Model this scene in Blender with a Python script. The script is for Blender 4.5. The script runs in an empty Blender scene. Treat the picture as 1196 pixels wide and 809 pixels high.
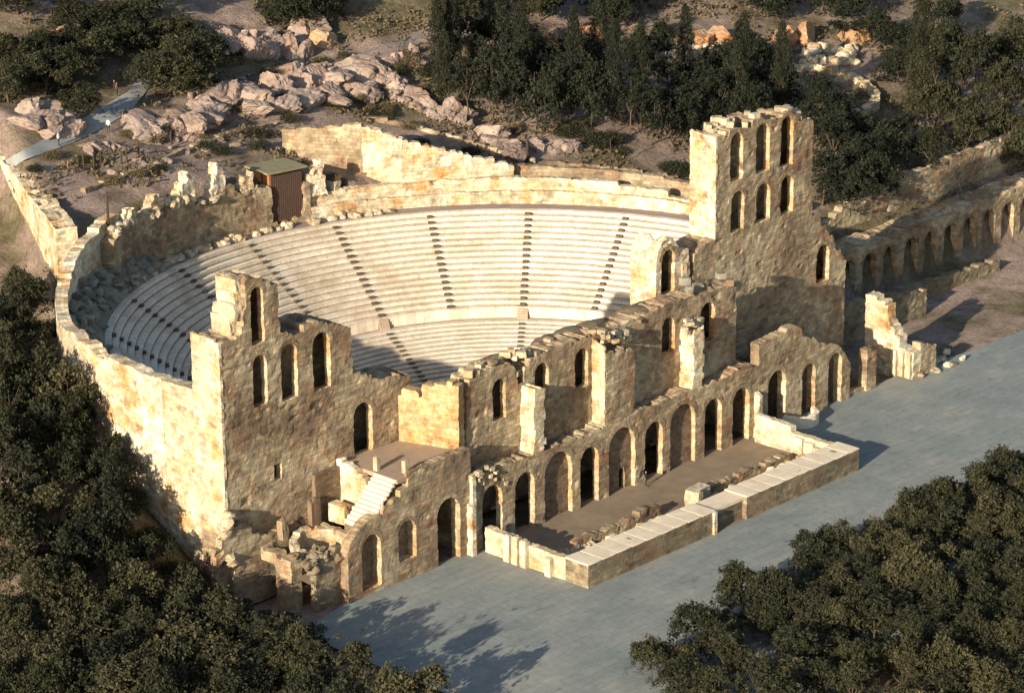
import bpy, bmesh, math, random
import numpy as np
from mathutils import Vector, Matrix, noise
R_=math.radians
sc=bpy.context.scene
col=sc.collection
rnd=random.Random(7)

# ------------------------------------------------------------------ camera
CF=3429.3059; UC,VC=568.0,386.0
CPOS=np.array([-213.6948,-188.3839,111.8462])
def _basis():
    yaw,pit,rol=R_(-45.8065731),R_(-18.29766933),R_(-0.72927234)
    f=np.array([-math.sin(yaw)*math.cos(pit),math.cos(yaw)*math.cos(pit),math.sin(pit)])
    r=np.array([math.cos(yaw),math.sin(yaw),0.]); u=np.cross(r,f)
    c,s=math.cos(rol),math.sin(rol)
    return c*r+s*u,-s*r+c*u,f
CR,CU,CFW=_basis()
def ray(px,py): return CFW+CR*((px-UC)/CF)-CU*((py-VC)/CF)
def un(px,py,ax,val):
    d=ray(px,py); t=(val-CPOS[ax])/d[ax]; return CPOS+t*d
def PY(px,py,y): q=un(px,py,1,y); return (float(q[0]),float(q[2]))
def PX(px,py,x): q=un(px,py,0,x); return (float(q[1]),float(q[2]))
def PZ(px,py,z): q=un(px,py,2,z); return (float(q[0]),float(q[1]))

cam=bpy.data.cameras.new('camera'); co=bpy.data.objects.new('camera',cam); col.objects.link(co)
co.matrix_world=Matrix(((CR[0],CU[0],-CFW[0],CPOS[0]),(CR[1],CU[1],-CFW[1],CPOS[1]),(CR[2],CU[2],-CFW[2],CPOS[2]),(0,0,0,1)))
cam.sensor_width=36; cam.lens=CF/1196*36; cam.shift_x=(598-UC)/1196; cam.shift_y=-(404.5-VC)/1196
cam.clip_start=1; cam.clip_end=5000
sc.camera=co

# ------------------------------------------------------------------ light
TS=Vector((-.976,-.215,0)).normalized()*math.cos(R_(17)); TS.z=math.sin(R_(17))
w=bpy.data.worlds.new('World'); sc.world=w; w.use_nodes=True
nt=w.node_tree; bg=nt.nodes['Background']; sky=nt.nodes.new('ShaderNodeTexSky')
sky.sky_type='NISHITA'; sky.sun_disc=False; sky.sun_elevation=R_(17); sky.sun_rotation=math.atan2(TS.x,TS.y)%(2*math.pi)
nt.links.new(sky.outputs[0],bg.inputs[0]); bg.inputs[1].default_value=.1
sl=bpy.data.lights.new('sun','SUN'); sl.energy=5; sl.angle=R_(.5); sl.color=(1,.87,.69)
so=bpy.data.objects.new('sun',sl); col.objects.link(so); so.rotation_euler=(-TS).to_track_quat('-Z','Y').to_euler(); so.location=(-100,-40,120)
sc.view_settings.view_transform='Standard'; sc.view_settings.look='None'; sc.view_settings.exposure=.85; sc.view_settings.gamma=1

# ------------------------------------------------------------------ materials
def nodes(name):
    m=bpy.data.materials.new(name); m.use_nodes=True; t=m.node_tree; b=t.nodes['Principled BSDF']
    b.inputs['Roughness'].default_value=.9; b.inputs['Specular IOR Level'].default_value=.15
    return m,t,b
def N(t,k,**kw):
    n=t.nodes.new(k)
    for a,v in kw.items():
        if a.startswith('i_'):
            n.inputs[a[2:].replace('_',' ')].default_value=v
        else: setattr(n,a,v)
    return n
def L(t,a,b): t.links.new(a,b)
def ramp(t,src,stops):
    r=N(t,'ShaderNodeValToRGB'); e=r.color_ramp.elements
    while len(e)<len(stops): e.new(.5)
    for x,(p,c) in zip(e,stops):
        x.position=p; x.color=(*c,1) if len(c)==3 else c
    L(t,src,r.inputs[0]); return r
def mixc(t,f,a,b,mode='MIX'):
    m=N(t,'ShaderNodeMix',data_type='RGBA',blend_type=mode)
    for s,v in((m.inputs[0],f),(m.inputs[6],a),(m.inputs[7],b)):
        if hasattr(v,'links'): L(t,v,s)
        elif isinstance(v,(int,float)): s.default_value=v
        else: s.default_value=(*v,1)
    return m.outputs[2]
def objcoord(t):
    tc=N(t,'ShaderNodeTexCoord'); oi=N(t,'ShaderNodeObjectInfo')
    s=N(t,'ShaderNodeMath',operation='MULTIPLY'); L(t,oi.outputs['Random'],s.inputs[0]); s.inputs[1].default_value=173.
    a=N(t,'ShaderNodeVectorMath',operation='ADD'); L(t,tc.outputs['Object'],a.inputs[0]); L(t,s.outputs[0],a.inputs[1])
    return tc,a.outputs[0]
def noi(t,vec,scale,detail=4,rough=.6):
    n=N(t,'ShaderNodeTexNoise'); n.inputs['Scale'].default_value=scale; n.inputs['Detail'].default_value=detail; n.inputs['Roughness'].default_value=rough
    L(t,vec,n.inputs['Vector']); return n
def stone(name,c1,c2,c3,rust,bw=.95,bh=.42,rustamt=.62,bump=.42,mortar=.5,masonry=True):
    m,t,b=nodes(name); tc,v=objcoord(t)
    big=noi(t,v,.16,3); mid=noi(t,v,.9,5); fine=noi(t,v,5,4,.7); rs=noi(t,v,.34,6,.7)
    c=ramp(t,big.outputs[0],[(.36,c1),(.5,c2),(.62,c3)]).outputs[0]
    soot=noi(t,v,.55,6,.75)
    c=mixc(t,ramp(t,rs.outputs[0],[(rustamt-.12,(0,0,0)),(rustamt+.06,(1,1,1))]).outputs[0],c,rust)
    c=mixc(t,.75,c,ramp(t,mid.outputs[0],[(.25,(.45,.45,.45)),(.5,(.9,.9,.9)),(.75,(1.25,1.2,1.1))]).outputs[0],'MULTIPLY')
    h=N(t,'ShaderNodeMath',operation='MULTIPLY_ADD'); L(t,mid.outputs[0],h.inputs[0]); h.inputs[1].default_value=1.6; L(t,fine.outputs[0],h.inputs[2]); hh=h.outputs[0]
    if masonry:
        uvn=N(t,'ShaderNodeUVMap'); nz=noi(t,v,1.3,2); 
        ad=N(t,'ShaderNodeVectorMath',operation='MULTIPLY_ADD'); L(t,nz.outputs['Color'],ad.inputs[0]); ad.inputs[1].default_value=(.30,.22,0); L(t,uvn.outputs[0],ad.inputs[2])
        br=N(t,'ShaderNodeTexBrick'); br.offset=.5; br.squash=.7; br.squash_frequency=3
        br.inputs['Scale'].default_value=1; br.inputs['Mortar Size'].default_value=.03; br.inputs['Mortar Smooth'].default_value=.5
        br.inputs['Brick Width'].default_value=bw; br.inputs['Row Height'].default_value=bh; br.inputs['Bias'].default_value=0
        br.inputs['Color1'].default_value=(.5,.49,.48,1); br.inputs['Color2'].default_value=(1.38,1.33,1.22,1); br.inputs['Mortar'].default_value=(mortar,mortar,mortar*.95,1)
        L(t,ad.outputs[0],br.inputs['Vector'])
        er=noi(t,v,.42,5,.7); mk=ramp(t,er.outputs[0],[(.36,(.2,.2,.2)),(.58,(.75,.75,.75))]).outputs[0]
        c=mixc(t,mk,c,br.outputs['Color'],'MULTIPLY')
        bm_=N(t,'ShaderNodeMath',operation='MULTIPLY'); L(t,br.outputs['Fac'],bm_.inputs[0]); L(t,mk,bm_.inputs[1])
        h2=N(t,'ShaderNodeMath',operation='MULTIPLY_ADD'); L(t,bm_.outputs[0],h2.inputs[0]); h2.inputs[1].default_value=-2.; L(t,hh,h2.inputs[2]); hh=h2.outputs[0]
    c=mixc(t,.8,c,ramp(t,soot.outputs[0],[(.34,(.42,.40,.38)),(.46,(1,1,1))]).outputs[0],'MULTIPLY')
    pits=N(t,'ShaderNodeTexVoronoi'); pits.inputs['Scale'].default_value=1.7; L(t,v,pits.inputs['Vector'])
    pr=ramp(t,pits.outputs['Distance'],[(.06,(.3,.28,.25)),(.16,(1,1,1))]); c=mixc(t,.7,c,pr.outputs[0],'MULTIPLY')
    L(t,c,b.inputs['Base Color'])
    bp=N(t,'ShaderNodeBump'); bp.inputs['Strength'].default_value=bump; bp.inputs['Distance'].default_value=.12
    L(t,hh,bp.inputs['Height']); L(t,bp.outputs[0],b.inputs['Normal'])
    return m
def plain(name,c,c2=None,scale=1.,rough=.9,bump=.2,spec=.15,c3=None):
    m,t,b=nodes(name); tc,v=objcoord(t); n=noi(t,v,scale,5,.65)
    c2=c2 or tuple(x*.7 for x in c)
    st=[(.3,c2),(.65,c)] if c3 is None else [(.3,c2),(.5,c),(.7,c3)]
    L(t,ramp(t,n.outputs[0],st).outputs[0],b.inputs['Base Color'])
    b.inputs['Roughness'].default_value=rough; b.inputs['Specular IOR Level'].default_value=spec
    bp=N(t,'ShaderNodeBump'); bp.inputs['Strength'].default_value=bump; bp.inputs['Distance'].default_value=.1
    L(t,n.outputs[0],bp.inputs['Height']); L(t,bp.outputs[0],b.inputs['Normal']); return m
M={}
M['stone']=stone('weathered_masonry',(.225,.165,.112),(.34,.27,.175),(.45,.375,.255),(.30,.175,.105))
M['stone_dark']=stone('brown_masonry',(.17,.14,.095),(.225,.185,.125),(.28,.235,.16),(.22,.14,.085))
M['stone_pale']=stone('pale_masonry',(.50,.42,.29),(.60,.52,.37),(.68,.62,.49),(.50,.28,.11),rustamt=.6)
M['jamb']=stone('sun_toned_jamb_stone',(.42,.33,.21),(.52,.43,.29),(.58,.49,.35),(.44,.25,.10),rustamt=.58)  # paler than the walls: sunlight on the reveals put into the colour
M['orange_stone']=stone('orange_masonry',(.42,.29,.15),(.52,.38,.21),(.60,.49,.31),(.45,.24,.09),rustamt=.56,bw=.7,bh=.35)
M['block']=stone('loose_block_stone',(.34,.28,.19),(.46,.39,.27),(.56,.49,.36),(.36,.22,.10),masonry=False,bump=.4)
M['grey_block']=stone('grey_rubble_stone',(.16,.15,.12),(.22,.205,.165),(.32,.29,.22),(.22,.16,.09),masonry=False,bump=.4)
M['cap']=plain('mortar_capping',(.17,.135,.085),(.10,.085,.055),1.2,bump=.5)
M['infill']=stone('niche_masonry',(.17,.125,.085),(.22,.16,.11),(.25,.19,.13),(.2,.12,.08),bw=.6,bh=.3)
def marble_mat():
    m,t,b=nodes('white_marble'); tc,v=objcoord(t); uvn=N(t,'ShaderNodeUVMap')
    a=noi(t,v,.22,5,.65); f=noi(t,v,1.6,5,.7)
    c=ramp(t,a.outputs[0],[(.3,(.50,.42,.31)),(.48,(.65,.575,.46)),(.7,(.70,.64,.54))]).outputs[0]
    c=mixc(t,.75,c,ramp(t,f.outputs[0],[(.28,(.55,.52,.48)),(.45,(.95,.95,.95)),(.7,(1.08,1.07,1.05))]).outputs[0],'MULTIPLY')
    br=N(t,'ShaderNodeTexBrick'); L(t,uvn.outputs[0],br.inputs['Vector']); br.offset=.37; br.inputs['Scale'].default_value=1; br.inputs['Brick Width'].default_value=1.35; br.inputs['Row Height'].default_value=1; br.inputs['Mortar Size'].default_value=.022
    br.inputs['Color1'].default_value=(.84,.82,.78,1); br.inputs['Color2'].default_value=(1.06,1.05,1.03,1); br.inputs['Mortar'].default_value=(.45,.4,.33,1)
    c=mixc(t,.85,c,br.outputs['Color'],'MULTIPLY'); L(t,c,b.inputs['Base Color']); b.inputs['Roughness'].default_value=.7
    bp=N(t,'ShaderNodeBump'); bp.inputs['Strength'].default_value=.15; bp.inputs['Distance'].default_value=.1; L(t,f.outputs[0],bp.inputs['Height']); L(t,bp.outputs[0],b.inputs['Normal']); return m
M['marble']=marble_mat()
M['marble_old_shadow']=plain('stained_shadow_marble',(.46,.37,.27),(.28,.215,.145),.8,bump=.2)  # brown marble: weathering, and painted shadow lines on the seat rows
M['step']=plain('shade_toned_step_stone',(.13,.10,.07),(.07,.052,.036),2.)  # dark tone paints the shaded sides of the aisle steps
M['walk']=plain('pinkish_walkway',(.30,.235,.20),(.22,.17,.14),.6)
M['floor']=plain('packed_earth_floor',(.26,.20,.135),(.18,.14,.095),.5)
M['terrace']=plain('terrace_screed',(.36,.27,.19),(.28,.21,.15),.7)
M['bench']=plain('smooth_wall_top',(.72,.62,.46),(.55,.46,.33),.6)
M['rock']=stone('pink_limestone',(.21,.155,.125),(.30,.225,.185),(.38,.295,.24),(.32,.18,.11),masonry=False,bump=1.,rustamt=.68)
M['rock_orange']=stone('orange_limestone',(.36,.19,.09),(.44,.26,.14),(.46,.32,.2),(.45,.2,.08),masonry=False,bump=.8)
M['wood']=plain('brown_planks',(.10,.062,.045),(.07,.042,.03),3.)
M['orange']=plain('orange_wood',(.42,.17,.05),(.3,.12,.04),2.)
M['roof']=plain('olive_roof_sheet',(.25,.225,.135),(.17,.15,.09),1.5)
M['post']=plain('dark_post_wood',(.07,.05,.03),None,3.)
M['path']=plain('pale_path',(.30,.30,.28),(.23,.235,.225),.8)
M['bark']=plain('bark',(.10,.075,.05),(.06,.045,.03),3.)
M['cloth_dark']=plain('dark_cloth',(.035,.04,.035),None,5.)
M['cloth_white']=plain('white_cloth',(.7,.7,.68),None,5.)
M['cloth_red']=plain('rust_cloth',(.30,.10,.06),None,5.)
M['skin']=plain('skin',(.48,.28,.19),None,5.)
M['hair']=plain('dark_hair',(.03,.02,.015),None,5.)
def plaza_mat():
    m,t,b=nodes('grey_paving'); tc,v=objcoord(t)
    n=noi(t,v,.12,5,.6); n2=noi(t,v,1.6,5,.7)
    mp=N(t,'ShaderNodeMapping'); mp.inputs['Scale'].default_value=(.22,1.4,1); mp.inputs['Rotation'].default_value=(0,0,.08); L(t,tc.outputs['Object'],mp.inputs[0]); n3=noi(t,mp.outputs[0],1.,4)
    c=ramp(t,n.outputs[0],[(.3,(.185,.215,.212)),(.55,(.245,.262,.246)),(.75,(.31,.30,.26))]).outputs[0]
    c=mixc(t,.45,c,ramp(t,n2.outputs[0],[(.3,(.6,.6,.6)),(.7,(1.2,1.2,1.15))]).outputs[0],'MULTIPLY')
    c=mixc(t,.22,c,ramp(t,n3.outputs[0],[(.35,(.65,.65,.65)),(.6,(1.1,1.1,1.1))]).outputs[0],'MULTIPLY')
    br=N(t,'ShaderNodeTexBrick'); L(t,tc.outputs['Object'],br.inputs['Vector']); br.inputs['Scale'].default_value=1; br.inputs['Brick Width'].default_value=2.4; br.inputs['Row Height'].default_value=1.2; br.inputs['Mortar Size'].default_value=.02
    br.inputs['Color1'].default_value=(.9,.9,.9,1); br.inputs['Color2'].default_value=(1.06,1.05,1.04,1); br.inputs['Mortar'].default_value=(.5,.5,.48,1)
    c=mixc(t,.75,c,br.outputs['Color'],'MULTIPLY')
    st_=noi(t,v,.45,6,.75); c=mixc(t,.8,c,ramp(t,st_.outputs[0],[(.3,(.62,.60,.57)),(.42,(1,1,1)),(.62,(1,1,1)),(.7,(1.18,1.13,1.02))]).outputs[0],'MULTIPLY')
    L(t,c,b.inputs['Base Color']); b.inputs['Roughness'].default_value=.85
    bp=N(t,'ShaderNodeBump'); bp.inputs['Strength'].default_value=.25; bp.inputs['Distance'].default_value=.05; L(t,n2.outputs[0],bp.inputs['Height']); L(t,bp.outputs[0],b.inputs['Normal']); return m
M['plaza']=plaza_mat()
def ground_mat():
    m,t,b=nodes('dry_hillside'); tc=N(t,'ShaderNodeTexCoord'); v=tc.outputs['Object']
    a=noi(t,v,.055,6,.65); n=noi(t,v,.35,6,.7); f=noi(t,v,2.2,5,.75)
    grass=ramp(t,n.outputs[0],[(.3,(.07,.06,.03)),(.5,(.15,.125,.068)),(.72,(.23,.19,.11))]).outputs[0]
    rock=ramp(t,n.outputs[0],[(.3,(.20,.145,.115)),(.55,(.35,.26,.21)),(.75,(.46,.36,.30))]).outputs[0]
    c=mixc(t,ramp(t,a.outputs[0],[(.42,(0,0,0)),(.56,(1,1,1))]).outputs[0],grass,rock)
    c=mixc(t,.7,c,ramp(t,f.outputs[0],[(.3,(.4,.4,.38)),(.5,(.95,.95,.95)),(.72,(1.35,1.3,1.25))]).outputs[0],'MULTIPLY')
    L(t,c,b.inputs['Base Color'])
    bp=N(t,'ShaderNodeBump'); bp.inputs['Strength'].default_value=.9; bp.inputs['Distance'].default_value=.5; 
    h=N(t,'ShaderNodeMath',operation='ADD'); L(t,n.outputs[0],h.inputs[0]); L(t,f.outputs[0],h.inputs[1]); L(t,h.outputs[0],bp.inputs['Height']); L(t,bp.outputs[0],b.inputs['Normal']); return m
M['ground']=ground_mat()
def leaf_mat(name,c1,c2,c3):
    m,t,b=nodes(name); g=N(t,'ShaderNodeNewGeometry'); oi=N(t,'ShaderNodeObjectInfo')
    s=N(t,'ShaderNodeMath',operation='MULTIPLY_ADD'); L(t,oi.outputs['Random'],s.inputs[0]); s.inputs[1].default_value=.28; 
    tc=N(t,'ShaderNodeTexCoord'); nz=noi(t,tc.outputs['Object'],5.,3); cl=ramp(t,nz.outputs[0],[(.34,(0,0,0)),(.66,(1,1,1))])
    k=N(t,'ShaderNodeMath',operation='MULTIPLY'); L(t,g.outputs['Random Per Island'],k.inputs[0]); k.inputs[1].default_value=.28
    k2=N(t,'ShaderNodeMath',operation='MULTIPLY_ADD'); L(t,cl.outputs[0],k2.inputs[0]); k2.inputs[1].default_value=.45; L(t,k.outputs[0],k2.inputs[2]); L(t,k2.outputs[0],s.inputs[2])
    c=ramp(t,s.outputs[0],[(.1,c1),(.5,c2),(.95,c3)]).outputs[0]
    L(t,c,b.inputs['Base Color']); b.inputs['Roughness'].default_value=.75; b.inputs['Specular IOR Level'].default_value=.2
    return m
M['leaf']=leaf_mat('olive_foliage',(.012,.014,.006),(.025,.027,.012),(.062,.057,.026))
M['leaf_dark']=leaf_mat('dark_pine_foliage',(.008,.011,.006),(.016,.019,.010),(.036,.037,.019))
M['leaf_light']=leaf_mat('pale_olive_foliage',(.020,.021,.009),(.045,.043,.019),(.100,.088,.042))
M['leaf_dry']=leaf_mat('dry_scrub',(.06,.045,.022),(.105,.08,.042),(.16,.12,.065))

# ------------------------------------------------------------------ helpers
def mesh(name,V,F,mat,parent=None,uv=None,smooth=False,mats=None,fm=None,loc=None):
    me=bpy.data.meshes.new(name); me.from_pydata([tuple(map(float,v)) for v in V],[],F)
    if uv is not None:
        l=me.uv_layers.new(name='UVMap'); a=np.empty(len(me.loops)*2,np.float32); a[:]=np.asarray(uv,np.float32).ravel(); l.data.foreach_set('uv',a)
    for x in (mats or [mat]): me.materials.append(x)
    if fm is not None: me.polygons.foreach_set('material_index',np.asarray(fm,np.int32))
    if smooth: me.polygons.foreach_set('use_smooth',np.ones(len(me.polygons),bool))
    me.update()
    o=bpy.data.objects.new(name,me); col.objects.link(o)
    if parent is not None: o.parent=parent
    if loc is not None: o.location=loc
    return o
def tag(o,label,cat,group=None):
    o['label']=label; o['category']=cat
    if group: o['group']=group
    return o
def thing(name,label,cat,group=None,loc=(0,0,0),rz=0):
    o=bpy.data.objects.new(name,None); o.empty_display_size=.5; col.objects.link(o); o.location=loc; o.rotation_euler=(0,0,rz); return tag(o,label,cat,group)
def struct(o): o['kind']='structure'; return o
def copy_tree(o,parent=None):
    c=o.copy(); col.objects.link(c); c.parent=parent
    for ch in o.children: copy_tree(ch,c)
    return c
def hsh(a,b,s): 
    x=np.sin(a*127.1+b*311.7+s*74.7)*43758.5453; return x-np.floor(x)
def pin(P,poly):
    x,y=P[:,0],P[:,1]; r=np.zeros(len(P),bool); n=len(poly)
    for i in range(n):
        x1,y1=poly[i]; x2,y2=poly[(i+1)%n]
        if y1==y2: continue
        c=((y1>y)!=(y2>y))&(x<(x2-x1)*(y-y1)/(y2-y1)+x1); r^=c
    return r
def nearest(P,polys):
    best=np.full(len(P),1e9); Q=P.copy(); idx=np.zeros(len(P),int)
    for k,poly in enumerate(polys):
        n=len(poly)
        for i in range(n):
            a=np.array(poly[i]); b=np.array(poly[(i+1)%n]); d=b-a; L2=d@d
            if L2<1e-9: continue
            t=np.clip(((P-a)@d)/L2,0,1); q=a+t[:,None]*d; dd=np.hypot(*(P-q).T)
            m=dd<best; best[m]=dd[m]; Q[m]=q[m]; idx[m]=k
    return Q,best,idx
def vn(x,y,z,s=0): return noise.noise(Vector((x+s*13.7,y-s*5.1,z+s*3.3)))
def wall(name,outline,holes,frame,thick,mat,parent=None,res=.34,jamb=None,through=False,seed=1,disp=.055,bw=.95,bh=.42,rough=.06,hole_rough=.1):
    """front sheet with block relief, openings with jambs, back sheet, rims. frame(u,v,n)->xyz"""
    outline=[tuple(p) for p in outline]; jamb=thick if jamb is None else jamb
    us=[p[0] for p in outline]; vs=[p[1] for p in outline]
    u0,u1,v0,v1=min(us),max(us),min(vs),max(vs)
    nu=max(2,int(math.ceil((u1-u0)/res))); nv=max(2,int(math.ceil((v1-v0)/res)))
    gu=np.linspace(u0,u1,nu+1); gv=np.linspace(v0,v1,nv+1)
    cu=(gu[:-1]+gu[1:])/2; cv=(gv[:-1]+gv[1:])/2
    C=np.array(np.meshgrid(cu,cv,indexing='ij')).reshape(2,-1).T
    inn=pin(C,outline); hin=np.zeros(len(C),bool)
    for h in holes: hin|=pin(C,h)
    back=(inn if not through else inn&~hin).reshape(nu,nv); front=(inn&~hin).reshape(nu,nv)
    G=np.array(np.meshgrid(gu,gv,indexing='ij')).reshape(2,-1).T.copy()
    polys=[outline]+list(holes)
    def snapped(mask):
        pad=np.zeros((nu+2,nv+2),int); pad[1:-1,1:-1]=mask
        cnt=pad[:-1,:-1]+pad[1:,:-1]+pad[:-1,1:]+pad[1:,1:]
        bd=((cnt>0)&(cnt<4)).reshape(-1); P=G.copy(); kind=np.full(len(G),-1)
        if bd.any():
            Q,d,k=nearest(G[bd],polys); ok=d<res*.95
            t=P[bd]; t[ok]=Q[ok]; P[bd]=t; kk=np.full(bd.sum(),-1); kk[ok]=k[ok]; kind[bd]=kk
        return P,kind,bd
    V=[];F=[];UV=[];FM={}
    rs=np.random.RandomState(seed)
    def sheet(mask,depth,sign,dsp):
        P,kind,bd=snapped(mask); ids={}
        jit=rs.uniform(-1,1,(len(P),2))
        def vid(i,j):
            k=i*(nv+1)+j
            if k in ids: return ids[k]
            u,v=P[k]
            if bd[k]:
                a=rough if kind[k]==0 else hole_rough*(.5 if kind[k]>0 else 1)
                u+=jit[k,0]*a; v+=jit[k,1]*a
            row=math.floor(v/bh); bk=math.floor((u+(row%2)*bw*.5+hsh(row,1,seed)*.4)/(bw*(.7+.6*hsh(row,3,seed))))
            h=hsh(bk,row,seed); d=(h-.5)*1.2*dsp
            if h>.985: d+=dsp*1.6
            d+=vn(u*.5,v*.5,0,seed)*dsp*.6+vn(u*1.9,v*1.9,5,seed)*dsp*.5
            x=frame(u,v,depth+sign*d); V.append(x); ids[k]=(len(V)-1,u,v); return ids[k]
        for i in range(nu):
            for j in range(nv):
                if mask[i,j]:
                    q=[vid(i,j),vid(i+1,j),vid(i+1,j+1),vid(i,j+1)]
                    if sign<0: q=q[::-1]
                    F.append([a[0] for a in q]); UV.extend([(a[1],a[2]) for a in q])
        return ids,kind
    fi,fk=sheet(front,0,1,disp); bi,_=sheet(back,thick,-1,disp*.6)
    # rims
    def edges(mask):
        for i in range(nu):
            for j in range(nv):
                if not mask[i,j]: continue
                for di,dj,a,b in((-1,0,(i,j+1),(i,j)),(1,0,(i+1,j),(i+1,j+1)),(0,-1,(i,j),(i+1,j)),(0,1,(i+1,j+1),(i,j+1))):
                    ii,jj=i+di,j+dj; o=not(0<=ii<nu and 0<=jj<nv and mask[ii,jj])
                    if o: yield (ii,jj),a,b
    K=lambda p:p[0]*(nv+1)+p[1]
    cache={}
    def deep(k,u,v,n,tot,hz=False):
        key=(k,round(n,3))
        if key not in cache:
            m=vn(u*.8,v*.8,n*.8,seed+3)*disp*.9; q=0
            if tot>1.5: q=min(0,vn(u*.55,n*.9,v*.2,seed+9)*.9-.05)*(1 if hz else 0)+(hsh(math.floor(u*1.3),math.floor(n*1.1),seed)-.5)*.3*(1 if hz else 0)
            V.append(frame(u+m,v+m*.5+q,n)); cache[key]=len(V)-1
        return cache[key]
    hinr=hin.reshape(nu,nv)
    for (ii,jj),a,b in edges(front):
        ka,kb=K(a),K(b); ia,ua,va=fi[ka]; ib,ub,vb=fi[kb]
        ish=0<=ii<nu and 0<=jj<nv and hinr[ii,jj]
        tot=jamb if ish else thick; ns=max(1,int(round(tot/.6)))
        toback=(not ish) or through or jamb>=thick-.01
        pa,pb=ia,ib; horiz=abs(ua-ub)>abs(va-vb)
        for s in range(1,ns+1):
            n=tot*s/ns
            if s==ns and toback and ka in bi and kb in bi: na,nb=bi[ka][0],bi[kb][0]
            else: na,nb=deep(ka,ua,va,n,tot,horiz and not ish and va>v0+1),deep(kb,ub,vb,n,tot,horiz and not ish and va>v0+1)
            F.append([pa,na,nb,pb]); n0=tot*(s-1)/ns
            if ish: FM[len(F)-1]=1
            if horiz: UV.extend([(ua,n0+.2),(ua,n+.2),(ub,n+.2),(ub,n0+.2)])
            else: UV.extend([(n0+ua,va),(n+ua,va),(n+ub,vb),(n0+ub,vb)])
            pa,pb=na,nb
    return mesh(name,V,F,mat,parent,uv=UV,mats=[mat,M['jamb']] if FM else None,fm=[FM.get(i,0) for i in range(len(F))] if FM else None)
def fy(y0): return lambda u,v,n:(u,y0+n,v)
def fx(x0): return lambda u,v,n:(x0+n,u,v)      # front faces -X
def fcirc(R,inward=True,cx=.59,cy=17.08):
    s=1 if inward else -1
    return lambda u,v,n:(cx+(R+s*n)*math.cos(u/R),cy+(R+s*n)*math.sin(u/R),v)
def fline(p,q,side=1):
    p=np.array(p);q=np.array(q);d=(q-p)/np.linalg.norm(q-p); nn=np.array([-d[1],d[0]])*side
    return lambda u,v,n:(p[0]+d[0]*u+nn[0]*n,p[1]+d[1]*u+nn[1]*n,v)
def arch(u0,u1,vb,vt,n=9):
    c=(u0+u1)/2; r=(u1-u0)/2; s=vt-r
    return [(u0,vb)]+[(c-r*math.cos(math.pi*k/n),s+r*math.sin(math.pi*k/n)) for k in range(n+1)]+[(u1,vb)]
def rect(u0,u1,v0,v1): return [(u0,v0),(u0,v1),(u1,v1),(u1,v0)]
def rag(pts,seed,step=.8,h=.42,amp=1.):
    """turn a polyline of an edge into a broken, coursed one"""
    r=random.Random(seed); out=[]
    for (a,b),(c,d) in zip(pts[:-1],pts[1:]):
        L_=math.hypot(c-a,d-b)
        if L_<.7: out.append((a,b)); continue
        if abs(d-b)>1.6*abs(c-a):
            n=max(1,int(abs(d-b)/.6))
            for k in range(n):
                t=k/n; e=(r.random()-.5)*.34*amp; v=b+(d-b)*t; v2=b+(d-b)*(k+1)/n
                out+= [(a+(c-a)*(t+.5/n)+e,v),(a+(c-a)*(t+.5/n)+e,v2)]
        else:
            t=0
            while t<1:
                t2=min(1,t+r.uniform(.55,1.35)*step/L_)
                if 1-t2<.25*step/L_: t2=1
                tm=(t+t2)/2; v=b+(d-b)*tm+r.choice((0,0,0,-h,-h*.5,h*.4))*amp*.8
                out+=[(a+(c-a)*t+.01,v),(a+(c-a)*t2-.01,v)]; t=t2
    out.append(pts[-1]); return out
def ring(frame,u0,u1,vb,vt,parent,mat,w=.42,proud=.03,deep=.5,seed=0,name='arch_ring'):
    c=(u0+u1)/2; r=(u1-u0)/2; s=vt-r; V=[];F=[];UV=[]; rr=random.Random(seed); n=max(7,int(r*math.pi/.42))|1
    for k in range(n):
        a0=math.pi*(k+.05)/n; a1=math.pi*(k+.95)/n; ww=w*rr.uniform(.8,1.25); pp=proud*rr.uniform(.4,1.3); b=len(V)
        for dn in(-pp,deep):
            for a in(a0,a1):
                for q in(r+.02,r+ww):
                    V.append(frame(c-q*math.cos(a),s+q*math.sin(a),dn))
        for f in((0,1,3,2),(4,6,7,5),(0,4,5,1),(1,5,7,3),(3,7,6,2),(2,6,4,0)):
            F.append([b+x for x in f]); UV.extend([(k*.5,0),(k*.5+.4,0),(k*.5+.4,.38),(k*.5,.38)])
    return mesh(name,V,F,mat,parent,uv=UV)
def rockmesh(seed,sx,sy,sz,sub=2,rough=.25,blocky=.0):
    bm=bmesh.new(); bmesh.ops.create_icosphere(bm,subdivisions=sub,radius=1)
    for v in bm.verts:
        p=v.co.copy()
        if blocky:
            m=max(abs(p.x),abs(p.y),abs(p.z)); q=p/m; p=p.lerp(q,blocky)
        k=1+rough*(noise.noise(p*1.1+Vector((seed*7.3,0,seed)))*1.3+noise.noise(p*2.7+Vector((seed*3.1,seed,0)))*.6)
        cell=noise.cell(p*1.6+Vector((seed*2.7,seed*5.1,0))); k+=rough*.35*(cell-.5)
        v.co=Vector((p.x*sx*k,p.y*sy*k,p.z*sz*k))
    V=[v.co[:] for v in bm.verts]; F=[[v.index for v in f.verts] for f in bm.faces]; bm.free(); return V,F
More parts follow.
